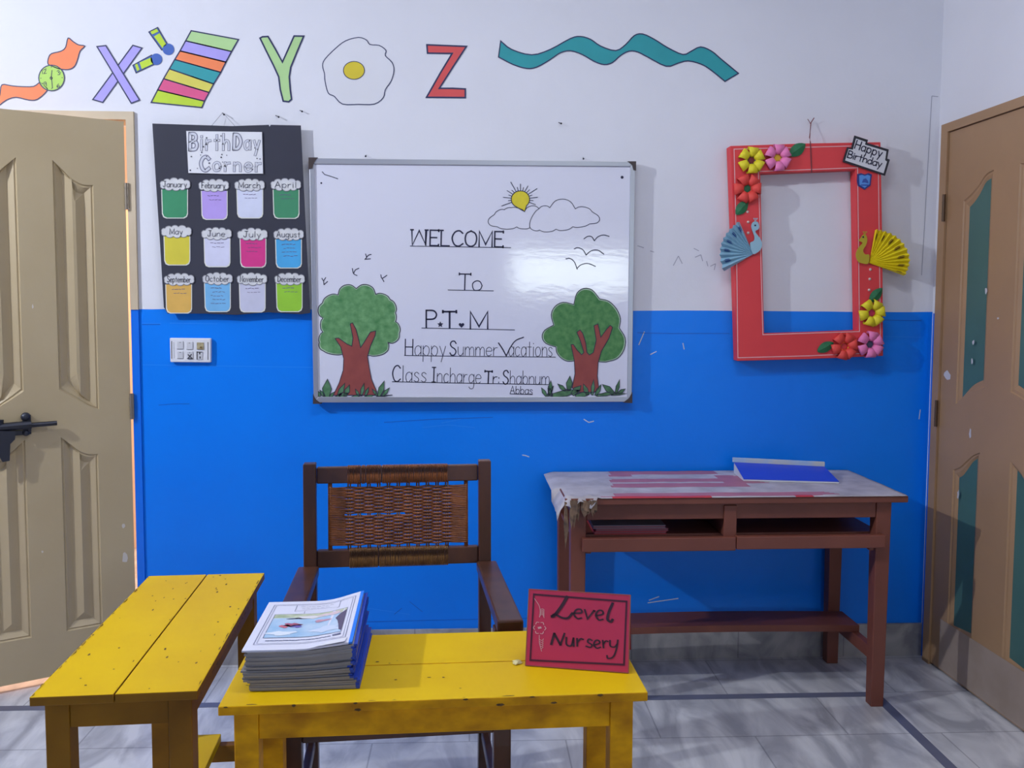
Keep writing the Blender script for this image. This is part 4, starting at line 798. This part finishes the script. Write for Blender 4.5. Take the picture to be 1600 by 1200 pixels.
for i in range(34): x = -0.212+i*0.0128; mb.tube([(x, -0.19, 0.440), (x, -0.1, 0.443), (x, 0.1, 0.443), (x, PYR-0.015, 0.440)], 0.0045, 5)
for i in range(26): y = -0.18+i*0.0148; mb.tube([(-0.222, y, 0.447), (0, y, 0.449), (0.222, y, 0.447)], 0.004, 5)
mb.build('cane_seat', CANE, ch, smooth=True)
lean = lambda z: PYR+0.017*2*(z-0.43)/0.515+0.002
zt1, zt0, zb1, zb0 = 0.930, 0.886, 0.703, 0.656
def slab(name, z0, z1, x0=-PX+PW+0.0005, x1=PX-PW-0.0005, h=0.011):
    mb = MB(); mb.hexa([(x0, lean(z0)-h, z0), (x1, lean(z0)-h, z0), (x1, lean(z0)+h, z0), (x0, lean(z0)+h, z0)], [(x0, lean(z1)-h, z1), (x1, lean(z1)-h, z1), (x1, lean(z1)+h, z1), (x0, lean(z1)+h, z1)]); return mb.build(name, BROWNWOOD, ch, bevel=0.003)
tr_ = slab('top_rail', zt0, zt1); br_ = slab('bottom_rail', zb0, zb1)
XA, XB = -0.190, 0.192
for x in (XA+0.004, XB-0.004): mb = MB(); mb.tube([(x, lean(zb1), zb1-0.002), (x, lean(zt0), zt0+0.002)], 0.006, 8); mb.build('side_cane', CANE, ch, smooth=True)
VX = [-0.134+i*0.0268 for i in range(11)]
mb = MB(); zz_ = zb1+0.013; row = 0
while zz_ < zt0-0.012:
    fz = (zz_-zb1)/(zt0-zb1); pts = []
    N_ = 44; gap = 0.50 < fz < 0.545
    for i in range(N_+1):
        x = XA+(XB-XA)*i/N_; inw = VX[0]-0.01 < x < VX[-1]+0.01
        o = (0.0040*cos(pi*(x-VX[0])/0.0268+pi*(row % 2))) if inw else 0.0
        pts.append((x, lean(zz_)-0.004+o, zz_+0.0006*sin(x*60+row)))
    if gap: pts = [p for p in pts if p[0] > 0.012 or p[0] < VX[0]-0.006]; segs = [[p for p in pts if p[0] < VX[0]], [p for p in pts if p[0] > 0]]
    else: segs = [pts]
    for sg in segs:
        if len(sg) > 1: mb.tube(sg, 0.0026, 5)
    zz_ += 0.0046; row += 1
mb.build('woven_back', CANE, ch, smooth=True)
mb = MB()
for k, x in enumerate(VX):
    for dx in (-0.003, 0.003): mb.tube([(x+dx, lean(z)-0.004, z) for z in (zb1-0.002, (zb1+zt0)/2, zt0+0.002)], 0.0022, 5)
mb.build('upright_canes', CANEL, ch, smooth=True)
for nm, z0, z1, cm in (('top_wrapping', zt0, zt1, CANE), ('bottom_wrapping', zb0, zb1, CANEL)):
    mb = MB(); x = -0.136
    while x < 0.138:
        if random.random() > 0.07:
            h = 0.0125; a, b = z0-0.002, z1+0.002
            mb.tube([(x, lean(a), a), (x, lean(a)-h, a+0.001), (x+random.uniform(-.001, .001), lean((a+b)/2)-h-0.001, (a+b)/2), (x, lean(b)-h, b-0.001), (x, lean(b), b), (x, lean(b)+h, b-.001), (x, lean(a)+h, a+.001), (x, lean(a), a)], 0.0019, 5)
        x += 0.0043
    mb.build(nm, cm, ch, smooth=True)

# ================================================================== BROWN DESK
DH = 0.74
A_ = onZ(893, 783, DH); B_ = onZ(1418, 776, DH)
dk = empty('brown_desk', (0.5*(A_.x+B_.x), 3.150, 0), radians(0.6)); tag(dk, 'reddish brown two-shelf school desk against the blue wall', 'desk')
ox = dk.location.x; yf = 2.905-3.150; yb = 3.372-3.150
x0, x1 = -0.5*(B_.x-A_.x)-0.02, 0.5*(B_.x-A_.x)+0.005
part('desk_top', DESKW, dk, (x0, x1, yf, yb, DH-0.022, DH))
LW = 0.052
lL = onY(890, 850, 2.93).x-ox; lR = onY(1391, 850, 2.93).x-ox
for y0 in (yf+0.022, yb-0.02-LW):
    for xx in (lL, lR-LW):
        mb = MB(); tp = 0.004
        mb.hexa([(xx+tp, y0+tp, 0), (xx+LW-tp, y0+tp, 0), (xx+LW-tp, y0+LW-tp, 0), (xx+tp, y0+LW-tp, 0)], [(xx, y0, DH-0.0225), (xx+LW, y0, DH-0.0225), (xx+LW, y0+LW, DH-0.0225), (xx, y0+LW, DH-0.0225)]); mb.build('leg', DESKW, dk, bevel=0.003)
yl0, yl1 = yf+0.022+LW, yb-0.02-LW
ZA = 0.662; ZS = 0.583
part('front_apron', DESKW, dk, (lL+LW+0.0005, lR-LW-0.0005, yf+0.026, yf+0.05, ZA, DH-0.0225))
part('rear_apron', DESKW, dk, (lL+LW+0.0005, lR-LW-0.0005, yb-0.05, yb-0.026, ZA+0.01, DH-0.0225))
for xx in (lL+0.012, lR-0.036): part('side_apron', DESKW, dk, (xx, xx+0.024, yl0+0.0005, yl1-0.0005, ZA, DH-0.0225)); part('side_stretcher', DESKW, dk, (xx-0.002, xx+0.026, yl0+0.0005, yl1-0.0005, 0.150, 0.195))
part('shelf_board', DESKW, dk, (lL+0.01, lR-0.01, yl0+0.001, yb-0.05, ZS+0.004, ZS+0.018))
mid = onY(1139, 825, 2.93).x-ox
part('divider', DESKW, dk, (mid-0.018, mid+0.018, yf+0.026, yb-0.055, ZS+0.0185, ZA-0.0005))
part('divider_post', DESKW, dk, (mid-0.022, mid+0.022, yf+0.018, yf+0.0255, ZS-0.008, DH-0.03))
part('shelf_lip', DESKW, dk, (lL+0.036, mid+0.014, yf-0.004, yf+0.0175, ZS-0.022, ZS+0.024)); part('shelf_lip', DESKW, dk, (mid+0.016, lR-0.030, yf-0.006, yf+0.0175, ZS-0.018, ZS+0.026))
for xx in (lL+LW+0.0005, lR-LW-0.0185): part('corner_block', DESKW, dk, (xx, xx+0.018, yf+0.03, yf+0.05, ZS-0.036, ZS-0.0225))
mb = MB(); N_ = 12; fx0, fx1 = lL+0.01, lR-0.012; fy0, fy1 = -0.035, 0.115
for i in range(N_):
    a, b = i/N_, (i+1)/N_; za, zb_ = 0.1955+0.012*sin(pi*a)*0+0.0, 0.1955
    xa, xb = fx0+(fx1-fx0)*a, fx0+(fx1-fx0)*b; za = 0.1955+0.008*sin(pi*a); zb_ = 0.1955+0.008*sin(pi*b)
    mb.add([(xa, fy0, za), (xb, fy0, zb_), (xb, fy1, zb_), (xa, fy1, za), (xa, fy0, za+.024), (xb, fy0, zb_+.024), (xb, fy1, zb_+.024), (xa, fy1, za+.024)], [(3, 2, 1, 0), (4, 5, 6, 7), (0, 1, 5, 4), (2, 3, 7, 6)]+([(3, 0, 4, 7)] if i == 0 else [])+([(1, 2, 6, 5)] if i == N_-1 else []))
mb.build('foot_plank', DESKW, dk)
# worn cover sheet on the desk
GREYS = mat('worn_grey_vinyl', (196, 190, 196), 0.55, c2=(164, 158, 164), scale=14, bump=0.12, bscale=35); PINKS = mat('faded_pink_vinyl', (182, 116, 132), 0.55, c2=(166, 104, 122), scale=14, bump=0.12, bscale=35); REDS = mat('red_vinyl_edge', (190, 56, 66), 0.5)
mb = MB(); NX, NY = 96, 40; u0, u1 = x0-0.028, x1-0.006; V = []
def cov(i, j):
    u = u0+(u1-u0)*i/NX; v = yf-0.004+(yb-yf-0.002)*j/NY
    z = DH+0.0018+0.0012*abs(sin(u*9+v*6)*sin(u*23-v*17))
    le_ = x0+0.004-u
    if le_ > 0: z -= le_*(1.4 if v < -0.08 else 0.3)
    fr_ = max(0.0, (yf+0.16-v))*max(0.0, (x0+0.155-u))
    if v < yf+0.004: z = DH+0.001 if u > x0+0.10 else z
    if u < x0+0.11 and v < yf+0.05:
        z += 0.006*sin(u*90)*sin(v*70+1); z = max(z, DH+0.002) if u > x0+.004 else z
    if u < x0+0.10 and j == 0: v -= 0.012+0.010*sin(u*160); z -= 0.020+0.012*sin(u*110+1)
    return (u, v, z)
for j in range(NY+1):
    for i in range(NX+1): V.append(cov(i, j))
mb.add(V, [])
def is_pink(u, v):     # worn print: pink bands left in the middle of the sheet
    s = (u-x0)/(x1-x0); t = (v-yf)/(yb-yf)
    if t < 0.06: return 2 if (0.13 < s < 0.42 or 0.665 < s < 0.72) else (1 if s < 0.75 and s > .1 and t > .03 else 0)
    if s < 0.14+0.05*t or s > 0.80-0.28*t*1.0+0.02*sin(t*20): return 0
    bands = ((0.06, 0.15), (0.34, 0.50), (0.56, 0.68), (0.86, 1.0))
    if s > 0.52 and 0.34 < t < 0.80: return 0 if (s > 0.58 and 0.36 < t < 0.48) else 1
    if s < 0.25 and 0.68 <= t < 0.9: return 1 if t > .78 else 0
    return 1 if any(a <= t <= b for a, b in bands) else 0
for j in range(NY):
    for i in range(NX):
        a = j*(NX+1)+i; mb.f.append([a, a+1, a+NX+2, a+NX+1]); mb.m.append(is_pink(u0+(u1-u0)*(i+.5)/NX, yf+(yb-yf)*(j+.5)/NY))
cv = mb.build('desk_cover', [GREYS, PINKS, REDS], smooth=True); sd = cv.modifiers.new('thick', 'SOLIDIFY'); sd.thickness = 0.0012; sd.offset = 1
cv.location = dk.location; cv.rotation_euler = dk.rotation_euler
tag(cv, 'worn pink and grey cover sheet on the brown desk, torn at its left corner', 'table cover')
mb = MB(); random.seed(3)
TORN = mat('frayed_brown_lining', (136, 108, 84), 0.8, c2=(86, 70, 62), scale=60)
for k in range(26):
    x = x0+random.uniform(-0.004, 0.10)**1.0; z = DH-0.024-random.uniform(0, .006); y = yf-0.006-random.uniform(0, .008); ln = random.uniform(0.012, 0.03)*(1.0+3.2*max(0, 1-(x-x0)/0.045)); wd = random.uniform(.004, .012)
    mb.add([(x, y, z+.024), (x+wd, y-.001, z+.022), (x+wd*1.1+random.uniform(-.006, .006), y-.006+random.uniform(-.004, .004), z-ln*.5), (x+wd*.5, y-.002+random.uniform(-.004, .006), z-ln), (x-.003, y-.005, z-ln*.4)], [(0, 1, 2, 3, 4)])
o = mb.build('torn_lining', TORN, cv); sd = o.modifiers.new('thick', 'SOLIDIFY'); sd.thickness = 0.001
# blue folder on the desk
FZ = DH+0.0045
cs = [onZ(1162, 748, FZ+0.008), onZ(1311, 752, FZ+0.008), onZ(1288, 729, FZ+0.038), onZ(1147, 722, FZ+0.042)]
loc = sum(cs, Vector())/4; loc.z = FZ
mb = MB(); bb = [Vector((p.x, p.y, FZ)) for p in cs]; bb[2].y -= 0.0; mb.hexa(bb, [p-Vector((0, 0, 0.003)) for p in cs]); fo = mb.build('ring_file', mat('white_file_pages', (206, 208, 216), 0.6), None, loc)
tag(fo, 'blue file folder lying at the back of the brown desk', 'folder')
mb = MB(); mb.hexa([p-Vector((0, 0, 0.0025)) for p in cs], cs); mb.build('cover', mat('royal_blue_cover', (44, 74, 206), 0.42), fo, loc)
mb = MB(); A1, B1 = cs[3]+Vector((-.004, -.001, -.001)), cs[2]+Vector((.002, -.001, -.001)); dy = Vector((0, .012, 0))
mb.hexa([A1, B1, B1+dy, A1+dy], [A1+Vector((0, 0, .018)), B1+Vector((0, 0, .018)), B1+dy+Vector((0, 0, .018)), A1+dy+Vector((0, 0, .018))]); mb.build('spine', mat('pale_blue_tape', (150, 180, 214), 0.5, c2=(196, 192, 178), scale=14), fo, loc, bevel=0.002)
# notebooks in the desk shelf
NBM = [mat('red_notebook_cover', (190, 40, 52), .5), mat('grey_notebook_cover', (150, 140, 156), .5), mat('mauve_notebook_cover', (150, 80, 92), .5)]
for k, (mm, lab, dx) in enumerate(((NBM[0], 'bright red notebook, lowest of the pile in the desk shelf', 0), (NBM[2], 'dull mauve notebook in the middle of the desk shelf pile', .006), (NBM[1], 'grey notebook on top of the pile in the desk shelf', -.004))):
    z = ZS+0.0182+k*0.0102; mb = MB(); a, b = onY(928, 825, 2.98).x, onY(1041, 825, 2.98).x
    mb.box(a+dx, b+dx, 2.972, 3.16, z, z+0.002); mb.box(a+dx+.002, b+dx-.002, 2.975, 3.157, z+.002, z+.008, 1); mb.box(a+dx, b+dx, 2.972, 3.16, z+0.008, z+.01)
    tag(mb.build('notebook', [mm, mat('mauve_page_edges', (150, 92, 104), .7)], None, ((a+b)/2, 3.07, z)), lab, 'notebook', 'notebooks in the desk shelf')

# ================================================================== STACK OF BOOKLETS
PG = mat('grey_page_edges', (156, 153, 154), 0.75, c2=(128, 126, 130), scale=120, stretch=(0.05, 0.05, 6)); BSP = mat('blue_booklet_spine', (30, 68, 180), 0.4); COVW = mat('white_cover_paper', (224, 224, 240), 0.45)
NB = 22; BW, BD = 0.205, 0.275
def bz(u, v, lvl):          # height of layer lvl (0..1) above the table, u across (0 open side .. 1 spine), v front..back
    return lvl*(0.079+0.012*max(0, u-0.55)/0.45+0.010*max(0, u-.7)*v/.3)
def booklet(k, dx, dy, rz, top=False):
    NU = 10; la, lb = k/NB, (k+0.90)/NB; mb = MB(); bot = []; tp = []
    us = [i/NU for i in range(NU+1)]
    def P(u, v, l): return Vector(((u-0.5)*BW, (v-0.5)*BD, bz(u, v, l)-bz(0, 0, la)))
    us2 = [u*0.965 for u in us]
    V = [P(u, v, l) for l in (la, lb) for v in (0, 1) for u in us2]; n = NU+1; fs = []
    for i in range(NU): fs += [(i, n+i, n+i+1, i+1), (2*n+i, 2*n+i+1, 3*n+i+1, 3*n+i), (i, i+1, 2*n+i+1, 2*n+i), (n+i, 3*n+i, 3*n+i+1, n+i+1)]
    fs += [(0, 2*n, 3*n, n), (NU, n+NU, 3*n+NU, 2*n+NU)]; mb.add(V, fs)
    base = BOOK0+ Vector((dx, dy, bz(0, 0, la)))
    o = mb.build('booklet', COVW if top else PG); o.location = base; o.rotation_euler = (0, 0, BROT+rz)
    m2 = MB(); q = [P(.9655, 0, la), P(1, 0, la), P(1, 1, la), P(.9655, 1, la)]; r = [P(.9655, 0, lb), P(1, 0, lb), P(1, 1, lb), P(.9655, 1, lb)]; m2.hexa(q, r); m2.build('spine', BSP if not top else mat('bright_blue_spine_tape', (40, 128, 240), .4), o)
    return o, P, lb
BROT = radians(2.0)
bl0, br0 = onZ(385, 1083, TBH), onZ(566, 1074, TBH); bmid = (bl0+br0)/2
BOOK0 = Vector((bmid.x-0.006, bmid.y+BD/2, TBH+0.0006))
for k in range(NB):
    tpk = k == NB-1; f = k/NB
    dx = random.uniform(-.004, .004)-0.010*(f > .22 and f < .5)-0.006*f; dy = random.uniform(-.003, .003)
    if tpk: dx, dy = -0.012, 0.0
    o, P, lb = booklet(k, dx, dy, random.uniform(-.012, .012) if not tpk else 0.0, tpk)
    if tpk:
        tag(o, 'topmost booklet of the stack, its white picture cover showing', 'booklet', 'booklets stacked on the yellow table')
        def cp(e): return lambda u, v: P(u*0.96, v, lb)+Vector((0, 0, e))
        def fill(pts, e, n=6):
            return [cp(e)(u, v) for u, v in pts]
        def patch(name, u0, u1, v0, v1, mm, e):   # follows the curved cover
            mb = MB(); NN = 10; V = [cp(e)(u0+(u1-u0)*i/NN, v) for v in (v0, v1) for i in range(NN+1)]; mb.add(V, [(i, i+1, NN+2+i, NN+1+i) for i in range(NN)]); return mb.build(name, mm, o)
        patch('cover_picture', .14, .90, .22, .62, mat('print_sky_blue', (150, 190, 226), .5, c2=(196, 214, 236), scale=22), 0.0006)
        patch('cover_picture', .14, .90, .62, .70, mat('print_green_cream', (210, 214, 190), .5, c2=(160, 176, 140), scale=40), 0.0006)
        for (u, v, ru, rv, c, nm) in ((.36, .47, .09, .035, (172, 92, 120), 'print_mauve'), (.30, .44, .05, .03, (206, 110, 130), 'print_rose'), (.42, .44, .06, .03, (110, 96, 176), 'print_violet'), (.66, .52, .08, .025, (196, 150, 170), 'print_pink'), (.52, .62, .16, .03, (226, 222, 226), 'print_white'), (.40, .60, .10, .012, (84, 84, 104), 'print_slate'), (.74, .64, .12, .028, (222, 200, 206), 'print_blush'), (.30, .30, .14, .04, (224, 232, 246), 'print_pale'), (.74, .33, .14, .06, (206, 218, 240), 'print_ice')):
            mb = MB(); mb.add([cp(0.0012)(u+ru*cos(a)*(1+.35*sin(3*a+u*40)), v+rv*sin(a)*(1+.3*cos(5*a+v*30))) for a in [i*pi/8 for i in range(16)]], [tuple(range(16))]); mb.build('print_shape', mat(nm, c, .5), o)
        mb = MB(); mb.add([cp(0.0012)(*q_) for q_ in ((.80, .52), (.84, .60), (.90, .66), (.90, .24), (.87, .27), (.85, .38), (.83, .46))], [tuple(range(7))]); mb.build('print_shape', mat('print_plum', (96, 86, 112), .5), o)
        mb = MB(); cm = cp(0.0009)
        def ub(pts, wd, closed=False): ribbon(mb, [(x*.2, y*.275) for x, y in pts], wd, lambda x, y: cm(x/.2, y/.275), closed)
        def rect(a, b, c, e): n_ = 8; return [(a+(b-a)*i/n_, c) for i in range(n_+1)]+[(b-(b-a)*i/n_, e) for i in range(n_+1)]
        ub(rect(.08, .96, .10, .92), .0012, True); ub(rect(.105, .935, .12, .90), .0008, True); ub(rect(.14, .90, .22, .70), .0012, True)
        ub([(.33, .90), (.33, .76)], .001); ub([(.33, .76), (.80, .76)], .001); ub([(.80, .76), (.80, .90)], .001); ub([(.44, .76), (.44, .71)], .001)
        for (v, ua, ub_, w_) in ((.165, .18, .80, .0028), (.86, .38, .74, .001), (.82, .4, .7, .001)):
            u = ua
            while u < ub_: l = random.uniform(.02, .05); ub([(u, v+random.uniform(-.004, .004)), (u+l, v+random.uniform(-.004, .004))], w_); u += l+.014
        ub([(.84, .175), (.89, .18)], .008)
        mb.build('cover_print', mat('cover_print_ink', (104, 108, 140), .5), o)
        mb = MB(); mb.add([P(.62, 0.0, lb)+Vector((0, -.0005, .0012)), P(.93, 0.0, lb)+Vector((0, -.0005, .0035)), P(.94, .09, lb)+Vector((0, 0, .0015)), P(.80, .05, lb)+Vector((0, 0, .003))], [(0, 1, 2, 3)]); mb.build('turned_corner', PAPER, o)
    else:
        tag(o, 'blue-spined booklet in the stack under the picture-covered one', 'booklet', 'booklets stacked on the yellow table')

# ================================================================== LEVEL NURSERY SIGN
sl, sr = onZ(821, 1041, TBH), onZ(982, 1053, TBH)
ex = (sr-sl); Wsg = ex.length; ex.normalize(); back = Vector((-ex.y, ex.x, 0)); tilt = radians(17); Hs = 0.150
eu = Vector((0, 0, 1))*cos(tilt)+back*sin(tilt); nf = ex.cross(eu)*1.0
if nf.y > 0: nf = -nf
org = sl+Vector((0, 0, 0.0012))
def sg(x, y, o=0.0):     # x across 0..1, y up 0..1 on the leaning face
    return org+ex*(x*Wsg)+eu*(y*Hs)+nf*o
sloc = (sl+sr)/2; sign = empty('table_sign', sloc); tag(sign, 'red handmade table sign reading Level Nursery on the yellow table', 'sign')
SRED = mat('crimson_sign_card', (196, 46, 84), .55, c2=(184, 42, 78), scale=6); SBORD = mat('dark_maroon_line', (72, 16, 44), .6); STEXT = mat('black_sign_ink', (52, 20, 40), .6); SEDGE = mat('brown_card_edge', (150, 84, 66), .7)
pts = []
N_ = 22
for (a, b, n_) in (((0, 0), (1, 0), 24), ((1, 0), (1, 1), 18), ((1, 1), (0, 1), 24), ((0, 1), (0, 0), 18)):
    for i in range(n_):
        t = i/n_; x, y = a[0]+(b[0]-a[0])*t, a[1]+(b[1]-a[1])*t; wv = 0.004*sin(i*pi*0.9)
        pts.append((x+(wv if a[0] == b[0] else 0), y))
mb = MB(); mb.prism([sg(x, y, 0) for x, y in pts], -nf*0.004); mb.build('front_card', [SRED], sign, sloc)
mb = MB(); ribbon(mb, [(0.0, 0.006), (1, 0.006), (1, 1), (0, 1)], .010, lambda x, y: sg(x, y, 0.0005), True); mb.build('card_edge', SEDGE, sign, sloc)
mb = MB(); ribbon(mb, [(x*Wsg, y*Hs) for x, y in ((.045, .075), (.955, .105), (.965, .915), (.05, .935))], .0036, lambda x, y: sg(x/Wsg, y/Hs, 0.0007), True); mb.build('border_line', SBORD, sign, sloc)
sm = lambda x, y: sg(x/1000, y/1000, 0.0009)
mb = MB()
def st_(pts, wd, sm_=True): ribbon(mb, smooth(pts, False, 5) if sm_ else pts, wd, sm)
st_([(382, 930), (330, 800), (262, 672), (240, 660)], 34); st_([(240, 665), (270, 690), (340, 652), (400, 655), (440, 720)], 26)
st_([(455, 720), (530, 735), (520, 775), (480, 770), (455, 710), (490, 655), (530, 665)], 19)
st_([(560, 775), (590, 660), (650, 770)], 19, False); st_([(650, 770), (660, 765)], 19)
st_([(672, 705), (738, 735), (730, 775), (695, 775), (670, 715), (700, 655), (740, 665)], 19)
st_([(830, 880), (795, 760), (785, 670), (815, 640), (835, 670)], 27)
mb.build('lettering', STEXT, sign, sloc); mb = MB()
st_([(245, 300), (270, 440)], 24, False); st_([(270, 440), (335, 300)], 24, False); st_([(335, 300), (370, 450)], 20, False)
st_([(390, 400), (395, 310), (440, 300), (460, 395)], 19); st_([(460, 400), (465, 295)], 19, False)
st_([(495, 395), (500, 300)], 19, False); st_([(500, 350), (530, 395), (555, 390)], 19)
st_([(640, 385), (610, 400), (600, 360), (640, 330), (630, 295), (585, 305)], 17)
st_([(665, 330), (715, 355), (705, 390), (675, 385), (660, 330), (690, 290), (725, 305)], 17)
st_([(745, 395), (755, 300)], 17, False); st_([(752, 350), (775, 390), (795, 385)], 17)
st_([(815, 400), (820, 330), (860, 320), (885, 360)], 17); st_([(890, 410), (880, 300), (850, 195), (800, 170), (790, 205)], 17)
mb.build('lettering', STEXT, sign, sloc)
sm = lambda x, y: sg((x-62)/1000, y/1000, 0.0009)
mb = MB()
st_([(120, 880), (170, 790), (185, 700), (180, 640)], 6)
for k in range(5): st_([(183-k*2, 740-k*22), (205, 752-k*18), (225, 735-k*24)], 6)
for k in range(6):
    a = k*pi/3; st_([(185+52*cos(a-.35), 500+72*sin(a-.35)), (185+62*cos(a), 500+84*sin(a)), (185+52*cos(a+.35), 500+72*sin(a+.35))], 8)
st_([(178, 500), (192, 505)], 26, False); st_([(185, 405), (190, 310), (215, 200)], 6)
for k in range(5): st_([(190+k*4, 350-k*28), (215, 340-k*26), (228, 362-k*26)], 6)
mb.build('ornament', mat('silver_ornament', (212, 168, 168), .4), sign, sloc)
bt = [sg(0, 1, -0.0045), sg(1, 1, -0.0045)]; bb = [v+back*0.075 for v in bt]; bb = [Vector((v.x, v.y, TBH+0.0012)) for v in bb]
mb = MB(); d_ = back*0.003; mb.hexa([bb[0], bb[1], bb[1]+d_, bb[0]+d_], [bt[0], bt[1], bt[1]+d_, bt[0]+d_]); mb.build('back_card', mat('dark_red_card', (140, 26, 44), .6), sign, sloc)
# scrap of clear plastic beside the sign
q = onZ(808, 1036, TBH+0.001); mb = MB(); random.seed(5)
mb.dome(q, (0, 0, 1), 0.010, 0.005, 9); 
for i in range(len(mb.v)): mb.v[i] += Vector((random.uniform(-.003, .003), random.uniform(-.002, .002), random.uniform(0, .002)))
tag(mb.build('plastic_scrap', mat('clear_plastic', (226, 214, 160), .15), None, q), 'tiny crumpled clear plastic scrap left of the red sign', 'scrap')
